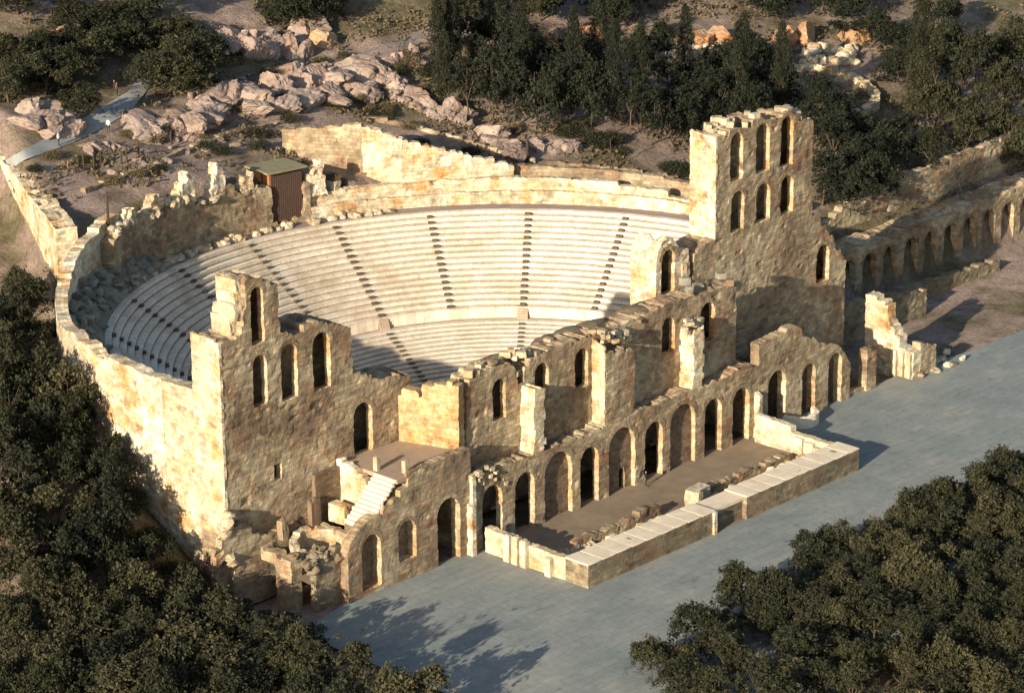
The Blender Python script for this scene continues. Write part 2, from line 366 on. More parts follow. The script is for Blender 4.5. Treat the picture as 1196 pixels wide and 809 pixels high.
def blockmesh(name,seed,sx,sy,sz,mat,parent=None,loc=None,rz=0,n=3,rough=.07,tilt=0):
    """cut stone, worn: subdivided box with rounded, chipped corners"""
    bm=bmesh.new(); bmesh.ops.create_cube(bm,size=2); bmesh.ops.subdivide_edges(bm,edges=bm.edges[:],cuts=n,use_grid_fill=True)
    for v in bm.verts:
        p=v.co.copy(); s=p.normalized()*1.25; p=p.lerp(s,.13)
        k=noise.noise_vector(p*1.3+Vector((seed*3.7,seed*1.3,0)))*rough*1.6+noise.noise_vector(p*3+Vector((seed,0,seed*2)))*rough*.6
        p+=k; v.co=Vector((p.x*sx/2,p.y*sy/2,(p.z+1)*sz/2))
    V=[v.co[:] for v in bm.verts]; F=[[v.index for v in f.verts] for f in bm.faces]; bm.free()
    o=mesh(name,V,F,mat,parent,loc=loc); o.rotation_euler=(tilt,tilt*.6,rz); return o

# ------------------------------------------------------------------ terrain
XC,YC=.59,17.08
def pl(tab,x):
    if x<=tab[0][0]: return tab[0][1]
    for (a,b),(c,d) in zip(tab[:-1],tab[1:]):
        if x<=c: return b+(d-b)*(x-a)/(c-a)
    return tab[-1][1]
def sm(a,b,x): t=min(1,max(0,(x-a)/(b-a))); return t*t*(3-2*t)
TB=[(-300,-4),(-60,-.3),(7,-.3),(14,1.5),(30,7),(48,13.5),(60,17.3),(75,20.5),(100,28),(140,43),(220,80),(420,150),(900,230)]
TW=[(-300,-4),(-60,-.3),(6,-.3),(12,2.5),(20,8),(32,12),(48,15),(60,17),(75,19.5),(100,28),(140,43),(220,80),(420,150),(900,230)]
TE=[(-300,-4),(-60,-.3),(12,-.3),(18,.6),(20.3,.9),(21.6,6.4),(27,6.8),(28.4,8.8),(40,12),(60,17.3),(75,20.5),(100,28),(140,43),(220,80),(420,150),(900,230)]
def terr(x,y,fine=True):
    e=sm(46,52,x); q=sm(-42,-50,x) if False else sm(42,50,-x); z=(pl(TB,y)*(1-q)+pl(TW,y)*q)*(1-e)+pl(TE,y)*e
    xl=-23.+(y-60)*.43; w_=sm(46,60,y)*(1-sm(105,150,y)); sd=sm(-4,-.5,x-xl)
    z+=w_*(3.4*sd*math.exp(-(max(0,x+6)/26)**2)*(1-sm(72,110,y))-4.2*(1-sd)*sm(-90,-50,x))
    if fine:
        k=sm(12,30,y) if x<48 else sm(34,50,y)
        k2=sm(66,85,y)
        z+=k*(.5*vn(x*.11,y*.11,0,1)+.25*vn(x*.4,y*.4,0,2))+k2*(2.6*vn(x*.035,y*.06,0,3)+1.6*abs(vn(x*.09,y*.12,0,4)))
    r=math.hypot(x-XC,y-YC)
    if y>7.5 and r<46.3 or (abs(x)<46 and 7.5<y<18): z=min(z,-3)
    if y<=7.5 and abs(x-0)<47: z=min(z,-.3)
    return z
def ut(px,py,lift=0):
    d=ray(px,py); t=180.
    while t<1500:
        p=CPOS+d*t
        if p[2]<terr(p[0],p[1])+lift: break
        t+=1.
    for s in(.5,.25,.12,.06):
        p=CPOS+d*(t-s)
        if p[2]<terr(p[0],p[1])+lift: t-=s
    p=CPOS+d*t; return float(p[0]),float(p[1]),float(terr(p[0],p[1]))
def axis(a,b,lo,hi,st):
    o=list(np.arange(a,b+.01,st)); s=st; x=a
    while x>lo: s*=1.25; x-=s; o.insert(0,x)
    s=st; x=o[-1]
    while x<hi: s*=1.25; x+=s; o.append(x)
    return o
ax_=axis(-100,120,-900,1500,1.3); ay_=axis(-40,135,-500,1100,1.3)
V=[(x,y,terr(x,y)) for y in ay_ for x in ax_]; nx=len(ax_)
F=[[j*nx+i,j*nx+i+1,(j+1)*nx+i+1,(j+1)*nx+i] for j in range(len(ay_)-1) for i in range(nx-1)]
struct(mesh('hillside',V,F,M['ground'],smooth=True))
def sheet(name,pts,z,mat):
    return struct(mesh(name,[(x,y,z) for x,y in pts],[list(range(len(pts)))],mat))
sheet('plaza',[(-47,-1.5),(-47,-30),(-60,-46),(150,-46),(150,-1.2),(62,-.6),(53,.8),(47.9,.6),(-38,.6)],0,M['plaza'])
sheet('stage_floor',[(-21.2,-14.3),(21.2,-14.3),(21.2,1.1),(-21.2,1.1)],.012,M['floor'])
sheet('orchestra_floor',[(XC+11*math.cos(R_(a)),YC+11*math.sin(R_(a))) for a in range(0,360,12)],-.6,M['floor'])
sheet('stage_interior_floor',[(-46.5,8),(46.5,8),(46.5,16.9),(-46.5,16.9)],-.9,M['floor'])

# ------------------------------------------------------------------ seating bowl
bowl=thing('seating_bowl','large white marble semicircular seating bowl rising in two tiers behind the stage wall','seating')
def revolve(name,prof,mats,fm,a0,a1,parent,step=1.5,cut=None):
    n=int(round((a1-a0)/step)); V=[];F=[];FM=[];UV=[];m=len(prof)
    for k in range(n+1):
        a=R_(a0+(a1-a0)*k/n); c,s=math.cos(a),math.sin(a)
        V+=[(XC+r*c,YC+r*s,z) for r,z in prof]
    for k in range(n):
        for i in range(m-1):
            F.append([k*m+i,(k+1)*m+i,(k+1)*m+i+1,k*m+i+1]); FM.append(fm[i]); ua,ub=k*step*.65,(k+1)*step*.65; rw=i//7+.02; UV.extend([(ua,rw+(i%7)*.13),(ub,rw+(i%7)*.13),(ub,rw+(i%7+1)*.13),(ua,rw+(i%7+1)*.13)])
    for k in (0,n):
        pass
    return mesh(name,V,F,None,parent,mats=mats,fm=FM,uv=UV)
def seatprof(r0,z0,n,dr,dz):
    P=[(r0,z0)];fm=[]
    for k in range(n):
        r=r0+k*dr; z=z0+k*dz
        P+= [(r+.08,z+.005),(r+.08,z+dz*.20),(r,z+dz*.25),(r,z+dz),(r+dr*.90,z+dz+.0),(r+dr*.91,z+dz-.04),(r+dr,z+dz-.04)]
        fm+=[1,1,1,0,0,1,1]  # undercut and foot strip browned: nosing shadow painted in, plus weathering
        P[-1]=(r+dr,z+dz)
    return P,fm
A0,A1=-5.,185.
NU=16; DRU=(42.4-30.05)/NU; DZU=(15.07-6.9)/NU
P,fm=seatprof(30.05,6.9,NU,DRU,DZU); revolve('upper_seats',P,[M['marble'],M['marble_old_shadow']],fm,A0,A1,bowl)
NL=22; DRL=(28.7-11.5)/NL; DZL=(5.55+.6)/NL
P,fm=seatprof(11.5,-.6,NL,DRL,DZL); revolve('lower_seats',P,[M['marble'],M['marble_old_shadow']],fm,A0,A1,bowl)
revolve('podium_wall',[(28.7,5.55),(29.35,5.55),(29.35,6.75),(29.25,6.8),(29.25,6.9),(30.05,6.9)],[M['marble'],M['marble_old_shadow']],[1,0,0,0,0],A0,A1,bowl)
revolve('top_walkway',[(42.4,15.07),(44.9,15.12)],[M['walk']],[0],A0,A1,bowl)
PH,ST=89.04,16.385
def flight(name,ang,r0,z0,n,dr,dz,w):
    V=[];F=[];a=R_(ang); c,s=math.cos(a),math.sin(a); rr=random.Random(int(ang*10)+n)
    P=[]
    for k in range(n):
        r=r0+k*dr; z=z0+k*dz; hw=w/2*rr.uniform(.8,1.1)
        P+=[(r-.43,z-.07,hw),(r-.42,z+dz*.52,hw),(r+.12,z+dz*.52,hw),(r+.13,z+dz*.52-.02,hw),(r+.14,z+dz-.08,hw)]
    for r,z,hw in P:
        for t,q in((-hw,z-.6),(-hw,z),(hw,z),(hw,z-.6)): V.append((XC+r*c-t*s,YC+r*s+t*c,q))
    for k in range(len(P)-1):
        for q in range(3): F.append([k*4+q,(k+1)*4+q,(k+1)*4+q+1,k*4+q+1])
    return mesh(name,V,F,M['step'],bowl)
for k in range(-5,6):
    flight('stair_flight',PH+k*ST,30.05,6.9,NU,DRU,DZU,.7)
    if k%2:
        flight('stair_flight',PH+k*ST,11.5,-.6,NL,DRL,DZL,.75)
        V=[];F=[]   # short flight through the podium wall
        a=R_(PH+k*ST); c,s=math.cos(a),math.sin(a)
        for q in range(5):
            r1,r2,z1,z2=28.75+q*.14,29.9,5.5,5.55+(q+1)*.27; b=len(V); hw=.62
            for z in(z1,z2):
                for r,t in((r1,-hw),(r2,-hw),(r2,hw),(r1,hw)): V.append((XC+r*c-t*s,YC+r*s+t*c,z+.004))
            for f in((4,5,6,7),(0,1,5,4),(1,2,6,5),(2,3,7,6),(3,0,4,7)): F.append([b+x for x in f])
        mesh('podium_steps',V,F,M['marble_old_shadow'],bowl)

# ------------------------------------------------------------------ towers (plane y=8)
tw=thing('ruined_tower','tall ruined left tower with broken stepped top, sunlit white end face and arched windows','tower',loc=(0,0,0))
top=[(-46.9,26.2),(-44.2,26.3),(-43.95,28.4),(-43.6,28.6),(-43.5,31.2),(-42.6,31.5),(-41.5,31.3),(-39.6,29.9),(-39.5,25.7),(-38.6,25.2),(-37.7,24.7),(-36.4,24.6),(-36.3,25.5),(-35.4,25.4),(-34.6,25.2),(-33.5,25.0),(-30.4,23.6),(-30.3,19.4),(-28.5,18.3),(-27,17.4),(-22.6,17.0)]
ol=[(-46.9,-.5)]+rag(top,11,step=.9,amp=.6)+[(-22.6,-.5)]
WH=[arch(-43.05,-41.45,24.85,30.45),arch(-43.05,-41.3,18.7,23.8),arch(-39.5,-37.45,18.4,23.95),arch(-35.45,-33.2,18.35,24.1),arch(-30.4,-27.85,10.35,15.6)]
wh2=rect(-40.9,-39.9,10.8,12.4)
wall('wall',ol,WH+[wh2],fy(8),3.9,M['stone'],tw,jamb=.85,seed=3,disp=.07)
for k,(a,b,c,d) in enumerate(((-43.05,-41.45,24.85,30.45),(-43.05,-41.3,18.7,23.8),(-39.5,-37.45,18.4,23.95),(-35.45,-33.2,18.35,24.1),(-30.4,-27.85,10.35,15.6))):
    ring(fy(8),a,b,c,d,tw,M['stone'],seed=k)
wall('sun_toned_end_face',[(7.98,7)]+rag([(7.98,26.25),(11.95,26.4)],301,step=.7,amp=.5)+[(11.95,7)],[],fx(-47.12),.3,M['stone_pale'],tw,seed=301,disp=.035)  # added pale slab: sunlight on the tower end put into the colour
for k,(y,z,a,b,c) in enumerate(((10.2,26.2,2.6,1.3,1.7),(9.4,27.6,2.2,1.3,1.6),(11.0,27.7,1.2,1.2,1.2),(9.9,28.9,2.4,1.2,1.3),(10.0,30.0,2.8,1.1,1.5))):
    blockmesh('end_stone',310+k,b,a,c,M['stone_pale'],tw,(-44.25+k*.13,y,z),.04,4,.1)  # pale tone paints sunlight on the broken left side
for k in range(0):   # pale toothing stones down the sunlit end face
    z=8.5+k*1.55+rnd.uniform(-.3,.3)
    blockmesh('quoin',k,.35,1.0,.5,M['stone_pale'],tw,loc=(-46.95,9.2+rnd.uniform(-.2,.2),z))
et=thing('ruined_tower','tall ruined right tower with two rows of three arched windows before dark trees','tower')
tp=[(20.7,16.6),(20.8,19.4),(22,20.0),(24.5,20.3),(24.5,31.9)]+[PY(*p,8) for p in((851,160),(853,152),(857.6,151),(877.7,149.5),(880,141),(885,138),(910,138),(914,133),(931,133),(933,139),(950,139),(948,215),(949,250),(957,253),(960,262),(965,266),(973,278),(977,290),(984,298))]+[(48.0,12.4)]
ol=[(20.7,-.5)]+rag(tp,21,step=.9,amp=.5)+[(48.0,-.5)]
def AW(l,r,cx,ct,cb,y): # arch from pixel left, right, crown and sill
    u0=PY(l,cb+3,y)[0]; u1=PY(r,cb-3,y)[0]; vt=PY(cx,ct,y)[1]; vb=PY((l+r)/2,cb,y)[1]; return (u0,u1,vb,vt)
EA=[AW(852.5,867.5,860.5,155,211,8),AW(882.5,898.5,890.5,144.5,201.5,8),AW(911.5,926,918.5,136,194,8),AW(853.5,869,861.5,223,270,8),AW(883,899,891,214,259,8),AW(911.5,926,918.5,205.5,250,8),AW(953,968,961,286,329,8)]
wall('wall',ol,[arch(*a) for a in EA],fy(8),3.7,M['stone'],et,jamb=.85,seed=5,disp=.07)
for k,a in enumerate(EA): ring(fy(8),*a,et,M['stone'],seed=20+k)
wall('sun_toned_end_face',[(7.98,20.2),(7.98,31.7)]+[(11.65,32.0),(11.65,20.2)],[],fx(24.28),.25,M['stone_pale'],et,seed=302,disp=.035)  # added paler slab paints sunlight on the inner side of the tower
fr=thing('wall_fragment','lone arched window fragment with a sunlit orange side, standing before the white seats','ruin')
ol=[(14.5,-.5),(14.5,20.0),(14.9,21.0),(15.4,21.8),(16.4,22.3),(17.4,21.9),(18.1,21.0),(18.4,20.3),(18.5,20.1),(19.9,20.2),(20.0,18.6),(19.8,17.3),(20.5,16.5),(20.5,-.5)]
wall('wall',ol,[arch(15.35,17.55,15.9,20.9)],fy(8),3.7,M['stone_pale'],fr,jamb=.85,seed=8,disp=.06)
for k,(z,h_) in enumerate(((17.3,1.5),(18.8,1.4))): blockmesh('end_stone',320+k,1.3,2.2-.4*k,h_,M['stone_pale'],fr,(19.3,8.9,z),0,3,.08)
ring(fy(8),15.35,17.55,15.9,20.9,fr,M['stone'],w=.55,proud=.12,seed=40)

# ------------------------------------------------------------------ central facade
st=thing('stage_wall','central two storey stage wall with a row of nine arches under arched windows','wall')
AX=[-19.4,-14.7,-9.7,-5.03,0,5.03,9.7,14.7,19.4]
LH=[];INF=[];RG=[]
for i,x in enumerate(AX):
    blk=i in(2,4,6); hw=2.05 if blk else 1.42; vt=7.05 if blk else 6.3
    LH.append(arch(x-hw,x+hw,-.6,vt)); RG.append((x-hw,x+hw,0,vt))
    if blk: INF.append((x,hw,vt))
toplow=rag([(-22.3,7.6),(-20.5,8.0),(-15,7.85),(-11,7.8),(-3,7.9),(2.5,8.2),(10,8.25),(16,8.1),(19,8.7),(22.3,8.2)],31,step=.9,amp=.5)
wall('lower_storey',[(-22.3,-.5)]+toplow+[(22.3,-.5)],LH,fy(0),7.8,M['stone'],st,jamb=.85,seed=9,disp=.06)
for k,a in enumerate(RG): ring(fy(0),*a,st,M['stone'],w=.5,seed=50+k)
for k,(x,hw,vt) in enumerate(INF):
    o=[(x-hw-.15,-.4)]+arch(x-hw-.15,x+hw+.15,-.4,vt+.15)[1:-1]+[(x+hw+.15,-.4)]
    h=[rect(x+.15,x+1.0,-.3,2.3)] if x==0 else []
    wall('niche_infill',o,h,fy(.55),.4,M['infill'],st,seed=60+k,disp=.03,jamb=.4,through=True)
y2=2.0
tpx=[(545.5,470),(546.7,454),(550,444),(561,434),(573,428),(588,424.5),(600,427.5),(603,433),(604.5,447),(611,446),(613,432),(618,424),(624,420),(643.7,407),(664,400),(687,392),(700,388),(715,386),(725,381),(743,372),(762,366),(775,357),(800,349),(812,346),(830,340),(845,335),(860.5,330)]
t2=[PY(*p,y2) for p in tpx]
ol=[(-21.0,7.6)]+rag(t2,41,step=.8,amp=.5)+[(20.75,7.6)]
UH=[arch(-17.1,-15.2,11.8,16.1),arch(-11.0,-8.95,12.0,16.2),arch(-5.0,-3.0,11.9,16.2),arch(8.5,10.6,12.2,16.25),arch(14.8,17.2,12.0,16.35)]
wall('upper_storey',ol,UH,fy(y2),2.6,M['stone'],st,jamb=.8,seed=13,disp=.06)
for k,a in enumerate(((-17.1,-15.2,11.8,16.1),(-11.0,-8.95,12.0,16.2),(-5.0,-3.0,11.9,16.2),(8.5,10.6,12.2,16.25),(14.8,17.2,12.0,16.35))): ring(fy(y2),*a,st,M['stone'],seed=70+k)
for k,(x0,x1,z1) in enumerate(((-13.15,-11.6,14.6),(-2.4,2.0,15.6),(11.45,13.1,14.6))):
    o=rag([(x0,7.7),(x0,z1),(x0+.4,z1+.1),(x1,z1-.3),(x1,7.7)],80+k,step=.6,amp=1.1)
    wall('pier',o,[],fy(.12),1.95,M['stone_pale'] if k!=1 else M['stone'],st,seed=80+k,disp=.05)
# added pale slab paints sunlight onto the left face of the middle pier
wall('pier_sun_slab',[(.15,7.75),(.15,16.4)]+[(1.9,16.9),(1.9,7.75)],[],fx(-2.55),.2,M['stone_pale'],st,seed=85,disp=.03)
for s,x in((-1,-22.75),(1,21.9)):
    for q in range(2):
        zt=(5.2,8.1)[q] if s<0 else (5.0,4.2)[q]
        wall('buttress',[(-.75+q*.35,-.3),(-.75+q*.35,zt)]+[(-.0+q*.35,zt+.2),(-.0+q*.35,-.3)],[],fx(x-.25+q*(.0 if s<0 else .15)+ (q*.45 if s<0 else 0)),.5,M['stone_pale'],st,seed=86+q,disp=.05)
def mound(px,py,w,d,h,y,seed,par=st):
    x,z=PY(px,py,y); V,F=rockmesh(seed,w,d,h,3,.22)
    o=mesh('wall_capping',[(a,b,c) for a,b,c in V],F,M['cap'],par,smooth=True,loc=(x,y,z)); return o
for k,(px,py,w_,d_,h_,yy) in enumerate(((578,425,2.6,1.5,.9,4),(640,402,2.0,1.3,.8,4.6),(665,393,3.1,1.4,1.0,4.8),(692,383,2.6,1.4,.9,4.6),(745,366,3.0,1.6,1.1,4.6),(733,372,2.0,1.4,.8,4.6))):
    mound(px,py,w_,d_,h_,yy,90+k)
def onwall(pts,mat,group,labels,cat='stone block',name='stone_block',size=(.5,1.0)):
    """loose blocks lying on wall heads: (px,py,y)"""
    for k,(px,py,y) in enumerate(pts):
        x,z=PY(px,py,y); r=rnd.uniform
        o=blockmesh(name,rnd.randint(0,999),r(*size)*1.2,r(*size),r(*size)*.8,mat,None,(x,y,z-.25),r(0,3),2,.09)
        tag(o,labels,cat,group)
pts=[(708+rnd.uniform(-6,30),398-rnd.uniform(0,13),rnd.uniform(.3,2.2)) for _ in range(26)]
onwall(pts,M['block'],'loose stones on the middle pier','small pale stone loose on top of the middle pier of the stage wall',size=(.35,.8))
pts=[(608,414,2.6),(613,411,3),(597,412,3.2),(590,414,3.4),(602,417,2.8),(641,399,4),(560,428,3),(552,432,3),(547,437,2.5),(620,418,3)]
onwall(pts,M['stone_pale'],'loose stones on the left part of the stage wall','pale stone lying loose on the left part of the stage wall top')
pts=[(805,341,3),(815,336,4),(812,343,3.6),(823,337,4),(842,323,4.4),(800,330,6),(806,333,6),(790,351,3)]
onwall(pts,M['grey_block'],'loose stones on the right part of the stage wall','grey stone lying loose on the right part of the stage wall top',size=(.5,1.2))
pts=[(798+rnd.uniform(-2,22),380+rnd.uniform(-9,8),rnd.uniform(.3,1.9)) for _ in range(18)]
onwall(pts,M['block'],'loose stones on the right pier','small rusty stone loose on top of the right pier of the stage wall',size=(.35,.75))
pts=[(556+rnd.uniform(0,34),553+rnd.uniform(-7,10)-.2*k*0,rnd.uniform(-.2,.6)) for k in range(24)]
onwall(pts,M['block'],'rubble on the lower arches','small stone of the rubble clinging above the leftmost arch of the stage wall',size=(.3,.7))

pts=[]
for _ in range(48):
    i=rnd.randrange(len(tpx)-1); t_=rnd.random(); pts.append((tpx[i][0]*(1-t_)+tpx[i+1][0]*t_,tpx[i][1]*(1-t_)+tpx[i+1][1]*t_-rnd.uniform(-2,5),rnd.uniform(2.2,4.4)))
onwall(pts,M['stone'],'rubble along the head of the stage wall','small brown stone of the rubble along the broken head of the stage wall',size=(.3,1.05))
pts=[(rnd.uniform(840,945),0,rnd.uniform(8.3,11.3)) for _ in range(26)]
pts=[(px,(158 if px<856 else 150 if px<880 else 138 if px<912 else 133 if px<932 else 139)-(y-8)*2.9-1,y) for px,_,y in pts]
onwall([(a-(y-8)*7.4,b,y) for a,b,y in pts],M['block'],'stones on top of the right tower','pale loose stone on the broken top of the right tower',size=(.5,1.1))
# return wall beside the terrace
rw=wall('return_wall',[(0,9.6)]+rag([(0,14.6),(.5,15.8),(1.2,16.2),(1.9,15.6),(2.4,14.6),(2.6,16.7),(4.0,16.4),(4.2,17.2),(6.0,17.4),(6.6,16.6)],51,step=.9)+[(6.6,9.6)],[],fline((-23.3,8.2),(-21.2,2.0),-1),1.3,M['orange_stone'],None,seed=17,disp=.1)
rw2=rw
tag(rw,'bright orange sunlit rubble wall between the left terrace and the stage wall','wall')
led=wall('ledge',[(-.2,9.8),(-.2,12.0),(6.5,11.3),(6.5,9.8)],[],fline((-23.75,8.0),(-21.65,1.9),-1),.5,M['orange_stone'],rw,seed=18,disp=.06)

# ------------------------------------------------------------------ west wing, terrace, stairs
ww=thing('wing_wall','left wing of the facade with three arched openings beneath the brown roof terrace','wall')
tpw=[(406.3,646),(410,634),(415.5,625),(424,614),(431,607),(438,603),(447,600),(449,592),(458,590),(459,583),(467,581),(468,572),(476,569),(477,558),(482,555),(492,547),(519,535),(543,526.5)]
t3=[PY(*p,0) for p in tpw]; ol=[(t3[0][0],-.4)]+t3+[(-22.4,11.0),(-22.4,-.4)]
wA=[(-27.1,-23.95,-.6,6.7),(-32.4,-30.0,-.6,6.1),(-37.25,-34.75,-.6,6.05)]
WHs=[arch(*wA[0]),arch(-32.4,-30.0,2.0,6.1),arch(-37.25,-34.75,.5,6.05)]
wall('front_wall',ol,WHs,fy(0),1.2,M['stone'],ww,seed=19,disp=.05,through=True)
for k,a in enumerate(wA): ring(fy(0),*a,ww,M['stone'],seed=100+k)
for (a,b,c,d) in wA[1:]:
    wall('niche_infill',[(a-.3,-.3)]+arch(a-.3,b+.3,-.3,d+.3)[1:-1]+[(b+.3,-.3)],[],fy(1.215),.3,M['infill'],ww,seed=102,disp=.02)
wall('back_wall',rect(-36.2,-22.4,-.4,10.2),[],fy(7.4),.5,M['infill'],ww,seed=103,disp=.02,res=.8)
wall('side_wall',rect(1.25,7.4,-.4,5.4),[],fx(-36.3),.5,M['stone'],ww,seed=104,disp=.05)
wall('terrace_side_wall',[(3.4,5.0),(3.4,9.0)]+rag([(3.4,9.0),(4.4,10.2),(7.9,11.1)],105,step=.6)+[(7.9,5.0)],[],fx(-32.9),.7,M['stone_pale'],ww,seed=105,disp=.07)
struct_t=mesh('terrace_floor',[(x,y,z) for z in(10.0,10.42) for x,y in((-32.2,.2),(-22.5,.2),(-22.5,7.95),(-32.2,7.95))],[[4,5,6,7],[0,1,5,4],[3,0,4,7],[0,3,2,1]],M['terrace'],ww)
wall('parapet',[(-31.0,10.3),(-31.0,10.85),(-22.5,11.02),(-22.5,10.3)],[],fy(.1),.4,M['stone'],ww,seed=107,disp=.03)
stn=thing('stone_stair','short flight of pale sunlit stone steps climbing to the left terrace','stairs')
ns=12; xa,za,xb,zb=-36.2,6.5,-31.9,10.4
for k in range(ns):
    x=xa+(xb-xa)*k/ns; z=za+(zb-za)*(k+1)/ns; dx=(xb-xa)/ns
    o=blockmesh('step',k,dx*1.35,2.9+rnd.uniform(-.2,.2),(zb-za)/ns+.12,M['bench'],stn,(x+dx*.6,1.9+rnd.uniform(-.08,.08),z-(zb-za)/ns-.12),0,3,.03)
wall('stair_body',[(-36.4,.2),(-36.3,6.3),(-31.9,10.25),(-31.9,.2)],[],fy(1.22),2.1,M['stone_dark'],stn,seed=109,disp=.03,res=.5)
for k,(px,py) in enumerate(((440,603),(452,596),(462,587),(470,577),(477,561))):
    x,z=PY(px,py,.5); o=blockmesh('stone_block',200+k,1.0,.9,.9,M['stone_pale'],None,(x,.55,z-.8),0,3,.06)
    tag(o,('lowest','second lowest','middle','second highest','highest')[k]+' of five pale blocks stepping up beside the terrace stair','stone block','blocks beside the terrace stair')
o=blockmesh('stone_block',210,1.1,2.2,1.9,M['stone_pale'],None,(-34.6,5.7,5.4),.05,3,.05); tag(o,'large pale cubic block with a sunlit face left of the terrace stair foot','stone block')
o=blockmesh('stone_block',211,.5,.5,1.6,M['stone_pale'],None,(-31.6,3.6,10.2),.05,3,.05); tag(o,'upright narrow pale stone at the head of the terrace stair','stone block')
o=blockmesh('stone_block',212,.5,.5,1.2,M['stone_pale'],None,(-30.7,.6,10.7),.05,3,.05); tag(o,'small upright pale stone on the front edge of the left terrace','stone block')

# collapsed chamber left of the wing
cc=thing('ruined_chamber','collapsed roofless chamber of broken vaults at the foot of the left tower','ruin')
wall('front_wall',[(-42.3,-.4)]+rag([(-42.3,4.4),(-41,5.0),(-38.9,5.5)],111,step=.7)+[(-38.9,-.4)],[],fy(1.0),.8,M['stone_dark'],cc,seed=111,disp=.06)
wall('left_wall',[(3.0,-.4)]+rag([(3.0,4.6),(5.0,5.0),(10.5,5.5)],112,step=.7)+[(10.5,-.4)],[rect(5.2,7.6,-.3,3.9)],fx(-43.6),1.3,M['stone'],cc,seed=112,disp=.06,through=True)
wall('rear_wall',[(-49.2,-.4)]+rag([(-49.2,6.2),(-47.2,8.0),(-45.6,8.4),(-43.6,6.2),(-40,5.8),(-36.4,6.4)],113,step=.8)+[(-36.4,-.4)],[arch(-49.0,-47.0,-.4,5.2)],fy(7.2),.75,M['stone'],cc,seed=113,disp=.06,jamb=.75)
# apse-like vault band
Rv=2.7; wall('vault_band',[(R_(20)*Rv,3.0)]+rag([(R_(20)*Rv,5.2),(R_(90)*Rv,5.7),(R_(185)*Rv,5.2)],114,step=.5)+[(R_(185)*Rv,3.0)],[],fcirc(Rv,True,-38.6,3.6),.75,M['stone_pale'],cc,seed=114,disp=.06)
mesh('chamber_floor',[(-43,1.2,2.8),(-36.5,1.2,2.8),(-36.5,7.4,3.4),(-43,7.4,3.4)],[[0,1,2,3]],M['floor'],cc)
o=blockmesh('standing_stone',220,.9,.7,2.0,M['stone'],None,(-41.0,6.9,5.2),.1,3,.12); tag(o,'broken upright wall stub with an orange sunlit edge, at the left tower foot','ruin')
o=blockmesh('standing_stone',221,1.3,.5,2.9,M['stone'],None,(-36.9,6.9,5.2),.1,3,.12); tag(o,'tall pointed wall stub behind the vault band at the left tower foot','ruin')
def heap(pts,mat,label,group,size,name='rubble_stone',cat='rubble stone'):
    for (x,y,z) in pts:
        r=rnd.uniform; V,F=rockmesh(rnd.randint(0,999),r(*size)*.75,r(*size)*.6,r(*size)*.45,2,.3,.45)
        o=mesh(name,V,F,mat,None,loc=(x,y,z)); o.rotation_euler=(r(-.3,.3),r(-.3,.3),r(0,6)); tag(o,label,cat,group)
heap([(rnd.uniform(-43,-39.2),rnd.uniform(1.0,4.0),rnd.uniform(4.0,5.0)) for _ in range(26)],M['stone_dark'],'fallen rubble stone in the collapsed chamber at the left tower foot','rubble in the collapsed chamber',(.5,1.2))
heap([(rnd.uniform(-47.9,-47.0),rnd.uniform(7.0,8.2),z) for z in (4.5,5.4,6.2,6.9,7.7,8.4,9.0,9.5)],M['stone_pale'],'pale rough stone of the toothing below the sunlit end of the left tower','toothing stones of the left tower',(.8,1.3))

# ------------------------------------------------------------------ east wing
ew=thing('wing_wall','right wing wall with a broken stepped top and three arched openings, pale left end','wall')
tpe=[(877,404),(884,404),(900,396),(918,388),(921,383),(931,380),(936,384),(938,393),(945,394),(947,397),(952,394),(957,401),(962,400),(966,403),(971,401),(980,403),(985,410),(990,418),(993.3,424)]
t4=[PY(*p,0) for p in tpe]; ol=[(22.35,-.4),(22.35,t4[1][1])]+t4[1:]+[(t4[-1][0],-.4)]
eA=[(24.0,27.15,-.6,6.7),(30.0,32.4,-.6,6.05),(34.75,37.2,-.6,6.05)]
wall('front_wall',ol,[arch(*a) for a in eA],fy(0),1.2,M['stone'],ew,seed=120,disp=.05,through=True)
for k,a in enumerate(eA): ring(fy(0),*a,ew,M['stone'],seed=121+k)
wall('end_pier',[(41.9,-.4)]+rag([(41.9,4.9),(43.7,4.6)],123,step=.5)+[(43.7,-.4)],[],fy(0),1.2,M['stone'],ew,seed=124,disp=.06)
wall('threshold',[(38.4,-.3),(38.4,.7),(41.8,.5),(41.8,-.3)],[],fy(.3),.7,M['stone'],ew,seed=125,disp=.06)
wall('rear_wall',[(23,-.4)]+rag([(23,7.9),(28,7.2),(30,5.4),(43,4.4)],126,step=.8)+[(43,-.4)],[],fy(4.2),.8,M['infill'],ew,seed=126,disp=.05)
wall('cross_wall',rect(1.3,4.2,-.4,5),[],fx(28.3),.7,M['infill'],ew,seed=127,disp=.05)
ap=wall('round_basin_wall',[(R_(185)*2.6,-.2),(R_(185)*2.6,1.35),(R_(345)*2.6,1.2),(R_(345)*2.6,-.2)],[],fcirc(2.6,False,28.7,-.2),.5,M['bench'],None,seed=128,disp=.03)
tag(ap,'low curved wall before the largest arch of the right wing','wall')

